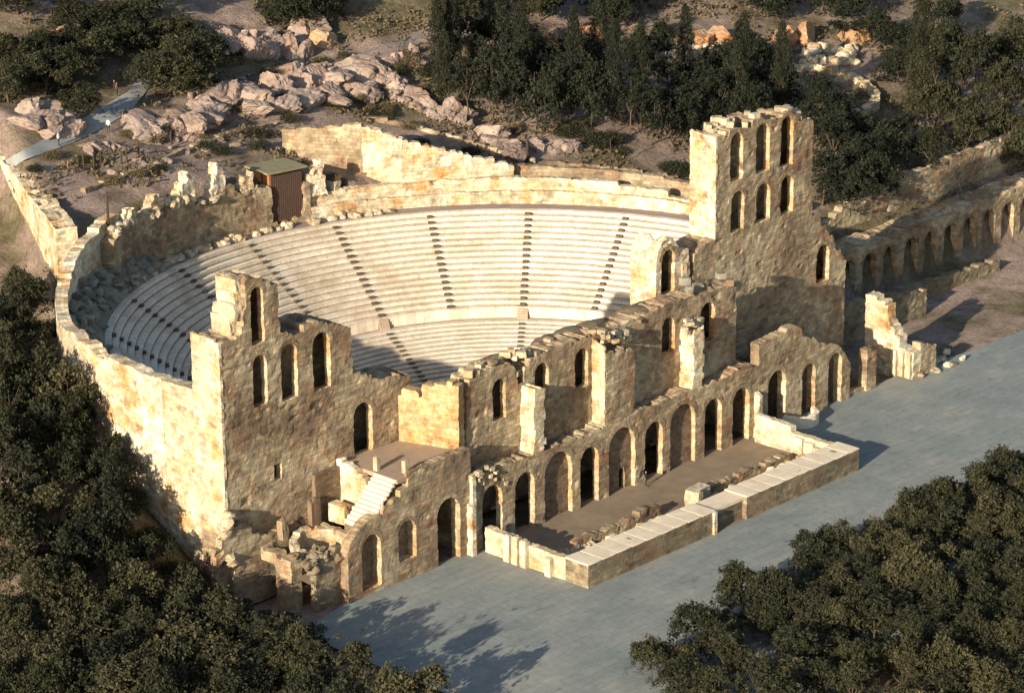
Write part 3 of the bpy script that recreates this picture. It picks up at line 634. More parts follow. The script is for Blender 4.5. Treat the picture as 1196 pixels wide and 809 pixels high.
# ------------------------------------------------------------------ forecourt
fc=thing('forecourt_wall','low wide topped wall enclosing the platform before the stage wall, pale sunlit left end','wall')
wall('front_wall',[(-21.3,-.3),(-21.3,2.36),(-2.3,2.36),(-2.3,-.3)],[],fy(-14.5),2.95,M['stone_dark'],fc,seed=130,disp=.02,rough=.015,bw=1.6,bh=.6)
wall('front_wall',[(2.6,-.3),(2.6,2.36),(21.3,2.36),(21.3,-.3)],[],fy(-14.5),2.95,M['stone_dark'],fc,seed=131,disp=.02,rough=.015,bw=1.6,bh=.6)
wall('recessed_panel',[(-2.3,-.3),(-2.3,2.0),(2.6,2.0),(2.6,-.3)],[],fy(-13.95),2.4,M['stone_dark'],fc,seed=132,disp=.02,rough=.01)
wall('gate_post',[(-2.75,-.3),(-2.75,2.36),(-2.3,2.36),(-2.3,-.3)],[],fy(-14.75),.9,M['stone_pale'],fc,seed=133,disp=.02,rough=.01,res=.2)
def slab(name,x0,x1,y0,y1,z0,z1,mat,par):
    V=[(x,y,z) for z in(z0,z1) for x,y in((x0,y0),(x1,y0),(x1,y1),(x0,y1))]
    return mesh(name,V,[[4,5,6,7],[0,1,5,4],[1,2,6,5],[2,3,7,6],[3,0,4,7]],mat,par)
for a_,b_ in((-21.38,-2.32),(2.6,21.38)):
    n_=9; d_=(b_-a_)/n_
    for k in range(n_): blockmesh('coping_slab',400+k,d_*.985,3.02,.16,M['bench'],fc,(a_+(k+.5)*d_,-13.02+rnd.uniform(-.03,.03),2.34+rnd.uniform(-.012,.012)),rnd.uniform(-.004,.004),3,.012)
slab('coping_slab',-2.3,2.6,-14.1,-11.5,1.98,2.3,M['bench'],fc)
wall('end_wall',[(-11.55,-.3)]+rag([(-11.55,2.35),(-8,2.3),(-5.2,2.5),(-.8,2.6)],134,step=1.1,amp=.3)+[(-.8,-.3)],[],fx(-21.3),.8,M['stone_pale'],fc,seed=134,disp=.04)
for k,(y,h_) in enumerate(((-9.6,2.0),(-6.3,2.9),(-5.2,3.0),(-4.1,2.8))):
    blockmesh('pilaster',140+k,.7,.8,h_,M['stone_pale'],fc,(-21.45,y,-.1),0,3,.05)
wall('end_wall',[(-11.55,-.3)]+rag([(-11.55,2.2),(-6,2.3),(-5.9,3.0),(-1,3.2)],135,step=1.2,amp=.25)+[(-1,-.3)],[],fx(20.6),.8,M['stone_pale'],fc,seed=135,disp=.04)
for k,(y,h_) in enumerate(((-8.6,1.9),(-7.2,2.1),(-9.9,1.6))):
    blockmesh('slab',150+k,.35,1.2,h_,M['stone_pale'],fc,(20.3,y,0),0,3,.04)
# line of low ruined wall and stones on the platform
lw=wall('platform_rubble_wall',[(-17.6,-.2)]+rag([(-17.6,.9),(-15,1.1),(-12.5,1.3),(-9,.9),(-6,1.3),(-2.6,1.5)],136,step=.8)+[(-2.6,-.2)],[],fy(-7.6),.9,M['stone'],None,seed=136,disp=.1)
tag(lw,'low ragged rubble wall along the left half of the platform behind the wide wall','wall')
lw=wall('platform_rubble_wall',[(4.6,-.2)]+rag([(4.6,1.2),(9,1.1),(12.5,1.0),(18.2,.9)],137,step=.8)+[(18.2,-.2)],[],fy(-7.7),.9,M['stone'],None,seed=137,disp=.1)
tag(lw,'low ragged rubble wall along the right half of the platform behind the wide wall','wall')
o=blockmesh('stone_block',160,2.6,1.4,1.9,M['block'],None,(2.4,-8.2,0),.1,4,.06); tag(o,'large pale block standing at the middle of the platform rubble line','stone block')
o=blockmesh('stone_block',161,.8,1.0,2.1,M['stone_pale'],None,(1.1,-9.2,0),.1,4,.06); tag(o,'upright pale slab leaning by the large block at mid platform','stone block')
heap([(rnd.uniform(-20,-13),rnd.uniform(-9.4,-7),.3) for _ in range(18)]+[(rnd.uniform(-13,4),rnd.uniform(-9,-8),.25) for _ in range(14)]+[(rnd.uniform(4,20),rnd.uniform(-9,-8),.25) for _ in range(12)],M['block'],'loose broken stone lying beside the rubble line on the platform','loose stones on the platform',(.5,1.3))

# ------------------------------------------------------------------ rim walls of the bowl
rim=thing('rim_wall','curved masonry wall round the top of the white seats, high and ragged at the left','wall')
def rimsec(name,R,a0,a1,prof,zb,th,mat,seed,step=.9,amp=1.,disp=.09,parent=rim):
    f=lambda a:R_(a)*R
    tops=[(f(a),z) for a,z in prof][::1]
    return wall(name,[(f(a0),zb)]+rag(tops,seed,step=step,amp=amp)+[(f(a1),zb)],[],fcirc(R),th,mat,parent,seed=seed,disp=disp,res=.38)
rimsec('lower_course',44.3,2,75,[(2,15.9),(9,15.9),(9.2,16.5),(22,16.6),(40,16.7),(60,16.6),(75,16.7)],14.6,.8,M['stone_pale'],140,amp=.35,step=1.6)
rimsec('upper_course',44.95,6,75,[(6,16.6),(18,16.8),(18.3,17.7),(26,17.6),(26.3,18.1),(45,18.2),(60,18.0),(75,18.2)],14.6,.9,M['stone_pale'],141,amp=.4,step=1.6)
rimsec('back_course',48.2,10,66,[(10,17.2),(22,18.3),(45,18.9),(66,18.9)],15.,.9,M['stone'],142,amp=.4,step=1.5)
rimsec('high_wall',44.3,75,119,[(75,19.8),(75.8,19.6),(76.1,15.9),(81.6,15.7),(81.9,20.0),(85,20.3),(88,20.3),(89,21.5),(91,21.3),(92,20.8),(97,20.6),(98,21.6),(99.5,21.6),(100,21.0),(106,21.4),(112,21.6),(119,20.6)],14.6,1.6,M['stone'],143,amp=1.)
ow=thing('outer_wall','thin curved outer wall of the seating bowl, sunlit orange above dark trees near the left tower','wall')
Ro=47.2; f=lambda a:R_(a)*Ro
pr=[(112,22.4),(116,22.4),(120,21.8),(125,21.6),(131,20.8),(137,20.0),(143,19.4),(148,19.2),(153,19.4),(157,20.3),(160,20.0),(164,20.6),(166,19.6),(169,20.4),(180,20.4)]
wall('wall',[(f(112),3)]+rag([(f(a),z) for a,z in pr],150,step=1.,amp=.7)+[(f(180),2)],[],fcirc(Ro,False),1.3,M['stone_pale'],ow,seed=150,disp=.1,res=.42)
wall('straight_wall',[(11.6,0),(11.6,20.5)]+[(17.2,20.3),(17.2,0)],[],fx(-46.55),1.3,M['stone_pale'],ow,seed=151,disp=.08)
# rubble bank between outer wall and seats
V=[];F=[];na,nr=60,7
for i in range(na+1):
    a=R_(108+i*(184-108)/na)
    for j in range(nr+1):
        t=j/nr; r=42.2+t*3.9; z=14.9+3.2*t**.8+.35*vn(math.degrees(a)*.3,t*4,0,7)*(1 if 0<j else 0)
        V.append((XC+r*math.cos(a),YC+r*math.sin(a),z))
for i in range(na):
    for j in range(nr): F.append([i*(nr+1)+j,(i+1)*(nr+1)+j,(i+1)*(nr+1)+j+1,i*(nr+1)+j+1])
struct(mesh('rubble_bank',V,F,M['grey_block']))
pts=[]
for _ in range(120):
    a=R_(rnd.uniform(108,182)); t=rnd.random(); r=42.6+t*3.2; pts.append((XC+r*math.cos(a),YC+r*math.sin(a),15.05+3.2*t**.8))
heap(pts,M['grey_block'],'grey tumbled stone on the shaded bank between the seats and the curved outer wall','tumbled stones on the shaded bank',(.6,1.5))
pts=[]
for _ in range(60):
    a=R_(rnd.uniform(62,118)); r=rnd.uniform(42.9,43.9); pts.append((XC+r*math.cos(a),YC+r*math.sin(a),15.25))
heap(pts,M['block'],'worn block lying at the foot of the rim wall above the seats','blocks at the foot of the rim wall',(.5,1.3))
for k,(a0,a1,pr_) in enumerate(((103.6,107.5,((103.6,22.0),(104.4,22.9),(105.4,23.1),(106.4,22.0),(107.5,21.4))),(96.0,99.8,((96.,22.1),(96.8,23.6),(97.8,24.2),(98.6,23.2),(99.8,21.6))),(90.2,93.0,((90.2,22.),(90.8,24.1),(91.7,24.4),(92.2,22.9),(93.,21.5))),(84.5,87.2,((84.5,21.2),(85.3,22.3),(86.4,22.2),(87.2,21.0))),(72.,74.8,((72.,19.2),(72.6,21.6),(73.5,22.4),(74.1,21.3),(74.8,19.6))),(110.5,112.5,((110.5,22.2),(111.4,22.8),(112.5,22.0))))):
    f=lambda a:R_(a)*44.5
    wall('stub',[(f(a0),18)]+rag([(f(a),z) for a,z in pr_],330+k,step=.55,amp=1.5)+[(f(a1),18)],[],fcirc(44.5),1.3,M['stone_pale'],rim,seed=330+k,disp=.14,res=.25,rough=.12)
for k,(px,py,h_) in enumerate(((174,240,.8),(187,243,.8),(389,215,1.1))):
    x,y=PZ(px,py,20.9 if px<330 else 18.6)
    o=blockmesh('stone_block',300+k,1.5,1.2,h_,M['stone_pale'],None,(x,y,20.7 if px<330 else 18.),rnd.uniform(0,2),4,.12)
    tag(o,('small pale boulder on the rim wall, left of a pair','small squared pale boulder on the rim wall, right of a pair','small round stone right of the tall stub by the hut')[k],'stone block')
pts=[]
for _ in range(46):
    a=R_(rnd.uniform(83,118)); r=rnd.uniform(44.5,45.7); pts.append((XC+r*math.cos(a),YC+r*math.sin(a),(20.3 if a<R_(89) else 21. if a<R_(92) else 20.5 if a<R_(97) else 21.4)+rnd.uniform(-.3,.1)))
heap(pts,M['block'],'loose broken stone on the head of the high left part of the rim wall','stones on the high part of the rim wall',(.6,1.4))
# ------------------------------------------------------------------ hut
ha=R_(78.9); hx,hy=XC+46.6*math.cos(ha),YC+46.6*math.sin(ha)
hut=thing('guard_hut','tall brown boarded hut with a flat olive roof beside the rim wall','hut',loc=(hx,hy,0),rz=R_(-8))
ht=21.6
V=[(x,y,z) for z in(14.5,ht) for x,y in((-2.1,-1.8),(2.2,-1.8),(2.2,1.8),(-2.1,1.8))]
mesh('wall',V,[[0,1,5,4],[1,2,6,5],[2,3,7,6],[3,0,4,7]],M['wood'],hut)
for k in range(15): slab('batten',-2.06+k*.3,-2.0+k*.3,-1.83,-1.8,15.,ht,M['wood'],hut)
slab('roof',-2.9,2.8,-2.3,2.6,ht,ht+.22,M['roof'],hut)
for y in (-1.5,.15): slab('window_frame',-2.16,-2.1,y,y+1.3,ht-1.5,ht-.1,M['orange'],hut)
# ------------------------------------------------------------------ walls behind the bowl
def along(name,pts,h,th,mat,label,cat,zfun=None,base=-2,seed=1,amp=.6,step=1.2,top=None,disp=.08,side=-1):
    """wall following terrain points (x,y,z)"""
    o=None
    th_=thing(name,label,cat)
    for k in range(len(pts)-1):
        (x1,y1,z1),(x2,y2,z2)=pts[k],pts[k+1]; L_=math.hypot(x2-x1,y2-y1)
        h1,h2=(h if not isinstance(h,(list,tuple)) else h[k]),(h if not isinstance(h,(list,tuple)) else h[k+1])
        wall('wall',[(-.02,z1+base)]+rag([(-.02,z1+h1),(L_+.02,z2+h2)],seed+k,step=step,amp=amp)+[(L_+.02,z2+base)],[],fline((x1,y1),(x2,y2),side),th,mat,th_,seed=seed+k,disp=disp,res=.4)
    return th_
def at_z(px,py,z): q=un(px,py,2,z); return (float(q[0]),float(q[1]),z)
a=at_z(330,182,20.5); b=at_z(423,191,20.); c=at_z(470,200,19.4); d=at_z(600,197,18.8)
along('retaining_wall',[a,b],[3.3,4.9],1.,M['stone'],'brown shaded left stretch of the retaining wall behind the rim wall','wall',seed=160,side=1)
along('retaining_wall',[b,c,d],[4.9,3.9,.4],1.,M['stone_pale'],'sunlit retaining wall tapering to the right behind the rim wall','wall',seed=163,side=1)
wp=[at_z(90,266,22.3),at_z(62,230,23.),at_z(36,197,24.0),at_z(2,152,25.4)]
along('boundary_wall',wp,[.2,.2,.2,.2],2.4,M['stone_pale'],'broad bright whitish wall descending from the upper left corner to the bowl','wall',base=-6,seed=170,amp=.7,side=1)

# ------------------------------------------------------------------ arcade to the right
ar=thing('stone_arcade','long dark arcaded retaining wall running off to the right of the right tower','wall')
f20=fy(20.); ah=[];xs=[60.4+4.27*k for k in range(13)]
zt=lambda x:6.4+.02*(x-60)
for k,x in enumerate(xs): ah.append((x-1.42,x+1.42,.8+.0*k,6.25+.02*k))
wall('wall',[(49,-.5)]+rag([(49,7.2),(60,7.3),(75,7.5),(118,8.2)],180,step=1.2,amp=.5)+[(118,-.5)],[arch(*a) for a in ah],f20,4.2,M['stone'],ar,seed=180,disp=.06,jamb=1.0)
for k,a in enumerate(ah): ring(f20,*a,ar,M['stone'],seed=181+k)
tag(wall('terrace_wall',[(60,5)]+rag([(60,8.2),(70,8.6),(74,10.4),(84,11.3),(118,12.5)],190,step=1.3,amp=.8)+[(118,5)],[],fy(27),1.2,M['stone'],None,seed=190,disp=.08),'rough brown terrace wall above the long arcade at right','wall')
tag(wall('broken_wall',[(48.4,-.5)]+rag([(48.4,6.0),(53,5.2),(60,4.2),(70,3.0)],191,step=1.,amp=.8)+[(70,-.5)],[arch(50.0,51.5,2.6,4.6)],fy(12.),1.2,M['stone_dark'],None,seed=191,disp=.08,jamb=1.),'dark broken wall at the foot of the right tower','wall')
tag(wall('broken_wall',[(58,-.5)]+rag([(58,2.2),(66,2.4),(90,1.6)],192,step=1.,amp=.8)+[(90,-.5)],[],fy(15.),1.2,M['stone_dark'],None,seed=192,disp=.08),'low dark broken wall below the long arcade','wall')
rr_=thing('ruined_wall','isolated ruined wall stub with rusty upper part and pale pilasters right of the right wing','ruin')
wall('wall',[(-1.6,-.4),(-1.6,3.2)]+rag([(-1.6,3.2),(.3,3.4),(.6,4.6),(1.4,5.6),(2.1,6.2),(2.3,8.2),(4.4,8.9),(5.4,8.9)],200,step=.5,amp=.7)+[(5.4,-.4)],[],fx(48.6),1.5,M['stone_pale'],rr_,seed=200,disp=.09,res=.25)
for k,y in enumerate((-1.1,-.1,.9)): blockmesh('pilaster',201+k,.5,.55,3.0,M['stone_pale'],rr_,(48.45,y,.1),0,3,.06)
wall('wall',[(49.9,-.4)]+rag([(49.9,4.2),(51.5,3.6),(53,3.2)],204,step=.5)+[(53,-.4)],[],fy(-1.6),1.2,M['stone'],rr_,seed=204,disp=.08)
heap([(rnd.uniform(49,60),rnd.uniform(-2.5,1),.2) for _ in range(18)],M['block'],'broken stone on the ground near the isolated ruined wall at right','stones by the isolated ruined wall',(.4,1.))

# ------------------------------------------------------------------ path, people, posts
def ribbon(name,left,right,mat,lift=.12):
    V=[];F=[]; n=24
    def samp(p,t):
        k=t*(len(p)-1); i=min(int(k),len(p)-2); f=k-i; return (p[i][0]+(p[i+1][0]-p[i][0])*f,p[i][1]+(p[i+1][1]-p[i][1])*f)
    m=5
    for i in range(n+1):
        a=ut(*samp(left,i/n)); b=ut(*samp(right,i/n))
        for j in range(m+1):
            t=j/m; x=a[0]+(b[0]-a[0])*t; y=a[1]+(b[1]-a[1])*t; V.append((x,y,terr(x,y)+lift))
    for i in range(n):
        for j in range(m): q=i*(m+1)+j; F.append([q,q+1,q+m+2,q+m+1])
    return struct(mesh(name,V,F,mat,smooth=True))
ribbon('path',[(5,190),(29,176),(70,154),(110,132),(150,108),(166,86)],[(5,205),(29,188),(75,172),(112,155),(152,132),(180,96)],M['path'])
ribbon('hill_path',[(225,108),(255,98),(285,90)],[(232,124),(262,114),(300,98)],M['path'])
ribbon('rock_path',[(425,66),(460,50),(500,33),(540,10)],[(440,75),(478,58),(520,42),(565,14)],M['walk'])
def skin_person(cloth_top,pose=0):
    me=bpy.data.meshes.new('body'); s=pose
    J=[(0,0,.95),(0,0,1.15),(0,0,1.42),(0,0,1.52),(0,.02,1.66),
       (.1,0,.92),(.11,.02+.12*s,.5),(.11,-.0+.18*s,.06),(.11,-.14+.18*s,.03),
       (-.1,0,.92),(-.11,-.1*s,.5),(-.11,-.2*s+.04,.06),(-.11,-.16-.2*s,.03),
       (.19,0,1.40),(.24,.03,1.12),(.25,-.08,.86),(-.19,0,1.40),(-.24,.03,1.12),(-.25,-.08,.86)]
    E_=[(0,1),(1,2),(2,3),(3,4),(0,5),(5,6),(6,7),(7,8),(0,9),(9,10),(10,11),(11,12),(2,13),(13,14),(14,15),(2,16),(16,17),(17,18)]
    rad=[.15,.14,.15,.055,.10,.095,.06,.04,.04,.095,.06,.04,.04,.065,.045,.035,.065,.045,.035]
    me.from_pydata(J,E_,[]); o=bpy.data.objects.new('person',me); col.objects.link(o)
    md=o.modifiers.new('s','SKIN'); 
    for v,r in zip(me.skin_vertices[0].data,rad): v.radius=(r,r)
    me.skin_vertices[0].data[0].use_root=True
    sd=o.modifiers.new('d','SUBSURF'); sd.levels=1
    dg=bpy.context.evaluated_depsgraph_get(); m2=bpy.data.meshes.new_from_object(o.evaluated_get(dg))
    bpy.data.objects.remove(o)
    m2.materials.clear()
    for x in(cloth_top,M['cloth_dark'],M['skin'],M['hair']): m2.materials.append(x)
    for p in m2.polygons:
        c=p.center; p.material_index=2 if (c.z>1.5 or (c.z<.95 and abs(c.x)>.2)) else (1 if c.z<.95 else 0)
        if c.z>1.68 or (c.z>1.6 and c.y>.06): p.material_index=3
        p.use_smooth=True
    return m2
pm=[skin_person(M['cloth_dark'],1),skin_person(M['cloth_white'],.6),skin_person(M['cloth_red'],.2)]
for k,(px,py,mi,rz,lab) in enumerate(((141,97,0,2.2,'person in dark clothes walking farthest up the grey path beside the trees'),(137,113,2,.4,'person in a rust top walking on the shaded bend of the grey path'),(127,156,1,2.0,'person in a white top and dark trousers walking on the sunlit grey path'),(69,172,1,.3,'person in a white top at the lower left end of the grey path'),(134,110,0,1.2,'person in dark clothes beside the person in a rust top on the path bend'),(80,206,2,1.,'person in a rust top standing alone below the grey path above the bright wall'))):
    x,y,z=ut(px,py); o=bpy.data.objects.new('person',pm[mi]); col.objects.link(o); o.location=(x,y,z+.1); o.rotation_euler=(0,0,rz); tag(o,lab,'person')
o=bpy.data.objects.new('person',pm[0]); col.objects.link(o); o.location=(2.75,-.9,.02); o.rotation_euler=(0,0,.3); tag(o,'person in dark clothes standing on the platform beside the central doorway','person')
def post(px,py,h_,label,group=None,r=.09,z=None,name='post'):
    x,y,zz=ut(px,py) if z is None else (*PZ(px,py,z),z)
    bm=bmesh.new(); bmesh.ops.create_cone(bm,cap_ends=True,segments=8,radius1=r*1.1,radius2=r*.8,depth=h_+.6)
    V=[(v.co.x,v.co.y,v.co.z+h_/2-.3) for v in bm.verts]; F=[[v.index for v in f.verts] for f in bm.faces]; bm.free()
    return tag(mesh(name,V,F,M['post'],None,loc=(x,y,zz)),label,'post',group)
post(127,271,4.6,'tall thin dark post standing on the shaded bank at the left',r=.16,z=21.)
for px,py in((118,195),(148,190),(142,192),(200,172),(162,183),(98,200),(238,158),(110,198)): post(px,py,2.,'short wooden post along the track behind the rim wall','posts along the track',r=.12)
post(713,203,4.5,'thin dark post in the grass slope right of the retaining wall',r=.08)
post(616,190,3.,'dark post at the right end of the stone terrace',r=.22)

# ------------------------------------------------------------------ rocks
RMS=[]
for q in range(10):
    bm=bmesh.new(); bmesh.ops.create_icosphere(bm,subdivisions=4,radius=1); rr=random.Random(q*7+1)
    pls=[(Vector((rr.gauss(0,1),rr.gauss(0,1),rr.gauss(0,.8))).normalized(),rr.uniform(.5,.85)) for _ in range(22)]
    for v in bm.verts:
        p=v.co*(1.05+.25*noise.noise(v.co*1.2+Vector((q*5.,0,0))))
        for n_,d_ in pls:
            e=p.dot(n_)-d_
            if e>0: p-=n_*e*.93
        w1=noise.noise(p*4+Vector((q,q*3,0))); w2=noise.noise(p*9+Vector((0,q,q*2)))
        p*=1+.10*w1+.05*w2-.10*max(0,.12-abs(noise.noise(p*2.6+Vector((q*2.2,0,7)))))/.12
        v.co=p
    me=bpy.data.meshes.new('rock_outcrop'); bm.to_mesh(me); bm.free(); RMS.append(me)
RM2={}
def rock(px,py,w_,h_,mat,label,group):
    x,y,z=ut(px,py); q=rnd.randrange(10)
    if (q,mat) not in RM2: RM2[q,mat]=RMS[q].copy(); RM2[q,mat].materials.append(M[mat])
    o=bpy.data.objects.new('rock_outcrop',RM2[q,mat]); col.objects.link(o); o.location=(x,y,z+h_*.02); o.scale=(w_*rnd.uniform(.55,.8),w_*rnd.uniform(.45,.65),h_*rnd.uniform(.6,.85)); o.rotation_euler=(rnd.uniform(-.25,.25),rnd.uniform(-.25,.25),rnd.uniform(0,6)); tag(o,label,'rock',group)
def rockline(pts,n,spread,w_,h_,mat,label,group):
    for k in range(n):
        t_=rnd.random()*(len(pts)-1); i=min(int(t_),len(pts)-2); f=t_-i
        rock(pts[i][0]+(pts[i+1][0]-pts[i][0])*f+rnd.gauss(0,spread),pts[i][1]+(pts[i+1][1]-pts[i][1])*f+rnd.gauss(0,spread*.55),w_*rnd.uniform(.5,1.25),h_*rnd.uniform(.55,1.25),mat,label,group)
A_='pinkish rock of the long outcrop between the grey path and the slope above the hut'; GA='rocks of the long pinkish outcrop'
rockline([(165,152),(230,140),(270,118),(330,98),(380,88),(425,80)],46,9,5.2,2.6,'rock',A_,GA)
rockline([(280,125),(340,118),(400,112),(450,105)],22,9,4.6,2.4,'rock',A_,GA)
rockline([(415,72),(445,90),(470,108),(500,124),(540,145),(575,162),(610,182)],44,5,3.9,2.1,'rock','pinkish boulder in the line running down from the outcrop to the rim wall','boulder line behind the rim wall')
rockline([(255,50),(300,60),(345,62),(360,45)],20,12,5.2,3.,'rock','pinkish crag below the top edge left of centre','crags at the top left')
rockline([(35,140),(65,132),(85,148),(55,150)],14,7,4.2,2.2,'rock','pinkish rock left of the grey path by the left edge','rocks left of the path')
rockline([(630,172),(660,176),(690,182)],10,5,3.2,1.4,'rock','pinkish low rock on the grassy slope behind the right part of the rim wall','rocks on the grassy slope')
rockline([(100,180),(160,170),(220,158)],16,8,2.6,1.1,'rock','small pinkish rock on the bank below the grey path','small rocks below the path')
for px,py in((378,50),(640,47),(668,52),(690,46),(840,46),(915,48),(940,44),(1000,46),(820,50)): rock(px,py,5.2,3.4,'rock_orange','orange weathered crag among dark trees near the top edge','orange crags at the top')
rockline([(225,120),(300,108),(380,100),(440,82),(480,62)],40,10,2.6,1.3,'rock','small pinkish rock among the big ones of the long outcrop above the hut','small rocks of the long outcrop')
rockline([(430,92),(470,112),(510,132),(560,160),(612,184)],36,7,2.,1.,'rock','small pinkish stone in the line running down from the outcrop to the rim wall','small stones of the boulder line')
rockline([(120,205),(200,180),(300,160),(400,160)],30,8,1.6,.7,'rock','small stone on the bare bank between the outcrop and the rim wall','small stones on the bank')
for pts_,lab,sd_ in((((100,226),(130,214),(165,202),(215,180),(270,160),(325,148)),'low broken terrace wall running along the bank above the left part of the rim wall',220),(((428,141),(470,147),(520,160),(570,176),(625,192)),'thin low kerb wall along the top of the sunlit retaining wall',230),(((640,193),(700,199),(750,205),(800,214)),'low rough terrace wall on the grassy slope left of the right tower',240)):
    along('terrace_wall',[ut(*p) for p in pts_],[.55]*len(pts_),.7,M['stone'],lab,'wall',seed=sd_,amp=.7,disp=.1,side=1,base=-1.5)
rockline([(50,48),(75,42),(205,46)],8,7,3.6,2.,'rock_orange','orange rock among the trees at the upper left','orange rocks at the upper left')
# white scattered stones & round foundation in the upper right
pts=[]
for _ in range(70):
    px=rnd.choice((rnd.uniform(780,865),rnd.uniform(940,1000))); py=rnd.uniform(55,80) if px<900 else rnd.uniform(58,76)
    x,y,z=ut(px,py); pts.append((x,y,z+.2))
heap(pts,M['stone_pale'],'pale scattered ruin stone in a clearing near the top right','scattered stones in the upper clearings',(.7,1.9))
wpts=[ut(*p) for p in((925,84),(950,83),(978,89),(1002,100),(1017,114),(1016,125),(1002,134),(982,139))]
along('round_foundation',wpts,[.9]*8,1.3,M['stone_pale'],'curved pale foundation wall in the clearing at the upper right','ruin',seed=210,amp=.5,disp=.1,side=1)
# ------------------------------------------------------------------ trees
ASP={'round':1.65,'pine':2.1,'tall':3.6,'shrub':1.}
def crown(seed,kind):
    r=np.random.RandomState(seed); C=[]
    if kind=='round':
        nb=r.randint(9,14); lob=[]
        for q in range(nb):
            a=r.uniform(0,6.283); d=.72*math.sqrt(r.rand()); lob.append((d*math.cos(a),d*math.sin(a),.98-.55*d**1.4-.34*r.rand(),r.uniform(.19,.36)))
        for x,y,z,q in lob:
            for _ in range(int(30*q/.28)):
                d=r.normal(size=3); d/=np.linalg.norm(d)
                if d[2]<-.25 and r.rand()<.75: d[2]=-d[2]
                e=q*(1+.25*r.normal()*.6); C.append((x+d[0]*e,y+d[1]*e,z+d[2]*e*.62,r.uniform(.05,.10)))
        for _ in range(26):
            a=r.uniform(0,6.283); d=r.uniform(.3,.95); C.append((d*math.cos(a),d*math.sin(a),r.uniform(.15,.6),.07))
    elif kind=='pine':
        nb=r.randint(8,12)
        for q in range(nb):
            a=r.uniform(0,6.283); h=r.uniform(.38,1.); d=(1.12-h)*.95*r.uniform(.4,1.1); w=r.uniform(.2,.36)
            for _ in range(int(80*w)):
                e=r.normal(size=3)*w*.62; C.append((d*math.cos(a)+e[0],d*math.sin(a)+e[1],h+e[2]*.28,.055))
    elif kind=='tall':
        for _ in range(420):
            t=r.rand()**.8; a=r.uniform(0,6.283); rr=(.55*math.sin(math.pi*(.12+.86*t))**.7)*(.55+.45*r.rand())*(1+.25*math.sin(a*3+t*9)); C.append((rr*math.cos(a),rr*math.sin(a),.12+t*.9,.085))
    else: # shrub
        for _ in range(150):
            d=r.normal(size=3); d/=np.linalg.norm(d); q=.55+.4*r.rand(); C.append((d[0]*q*.8,d[1]*q*.8,.35+d[2]*q*.42,.16))
    C=np.array(C); C[:,2]*=ASP[kind]*(.88 if kind=='round' else 1); n=19 if kind!='shrub' else 12
    cen=np.repeat(C[:,:3],n,0)+r.normal(size=(len(C)*n,3))*np.repeat(C[:,3],n)[:,None]*np.array([.8,.8,.7])
    cen[:,2]=np.maximum(cen[:,2],.04)
    m=len(cen); nrm=r.normal(size=(m,3))+np.array([0,0,.5]); nrm/=np.linalg.norm(nrm,axis=1)[:,None]
    t=np.cross(nrm,r.normal(size=(m,3))); t/=np.linalg.norm(t,axis=1)[:,None]; b=np.cross(nrm,t)
    s=(r.uniform(.018,.030,m)+(r.rand(m)<.25)*r.uniform(.008,.022,m))[:,None]*(1.3 if kind=='shrub' else 1); 
    V=np.stack([cen-t*s-b*s*.6,cen+t*s*.9-b*s*.5,cen+t*s+b*s*.7,cen-t*s*.8+b*s*.6],1).reshape(-1,3)
    return V,np.arange(m*4).reshape(-1,4).tolist()
def trunk(seed,lean=.1,top=.62,r0=.04):
    r=random.Random(seed); V=[];F=[]
    def limb(p,q,a,b):
        n=6;base=len(V);d=(Vector(q)-Vector(p)).normalized();u=d.orthogonal().normalized();w_=d.cross(u)
        mid=(Vector(p)+Vector(q))/2+Vector((r.uniform(-.03,.03),r.uniform(-.03,.03),0))
        for c,rad in((Vector(p),a),(mid,(a+b)/2),(Vector(q),b)):
            for k in range(n):
                t=2*math.pi*k/n; V.append(tuple(c+(u*math.cos(t)+w_*math.sin(t))*rad))
        for s in range(2):
            for k in range(n): F.append([base+s*n+k,base+s*n+(k+1)%n,base+(s+1)*n+(k+1)%n,base+(s+1)*n+k])
    f=(r.uniform(-lean,lean),r.uniform(-lean,lean),top*.55); limb((0,0,-.08),f,r0,r0*.7)
    for k in range(5):
        a=k*1.256+r.uniform(-.3,.3); limb(f,(f[0]+.38*math.cos(a),f[1]+.38*math.sin(a),top+r.uniform(-.1,.2)),r0*.55,r0*.15)
    limb(f,(f[0],f[1],top+.2),r0*.6,r0*.2)
    return V,F
CM={}
for kind,n in(('round',8),('pine',6),('tall',4),('shrub',5)):
    for k in range(n):
        V,F=crown(k*17+len(kind),kind); 
        me=bpy.data.meshes.new('crown'); me.from_pydata(V.tolist(),[],F); me.update(); CM[kind,k]=me
TM=[]
for k in range(4):
    V,F=trunk(k); me=bpy.data.meshes.new('trunk'); me.from_pydata(V,[],F); me.materials.append(M['bark']); me.update(); TM.append(me)
LM={}
def crown_mesh(kind,k,mat):
    key=(kind,k,mat)
    if key not in LM:
        me=CM[kind,k].copy(); me.materials.append(M[mat]); LM[key]=me
    return LM[key]
def tree(x,y,z,w_,h_,kind,mat,label,group,name='tree',cat='tree'):
    k=rnd.randrange({'round':8,'pine':6,'tall':4,'shrub':5}[kind])
    root=thing(name,label,cat,group,(x,y,z),rnd.uniform(0,6.28)); sx=w_
    c=bpy.data.objects.new('crown' if kind!='shrub' else 'foliage',crown_mesh(kind,k,mat)); col.objects.link(c); c.parent=root; c.scale=(sx,sx*rnd.uniform(.9,1.1),h_/ASP[kind])
    if kind!='shrub':
        t=bpy.data.objects.new('trunk',TM[rnd.randrange(4)]); col.objects.link(t); t.parent=root; t.scale=(sx*.9,sx*.9,h_)
    return root
G1='trees of the grove left of the bowl'
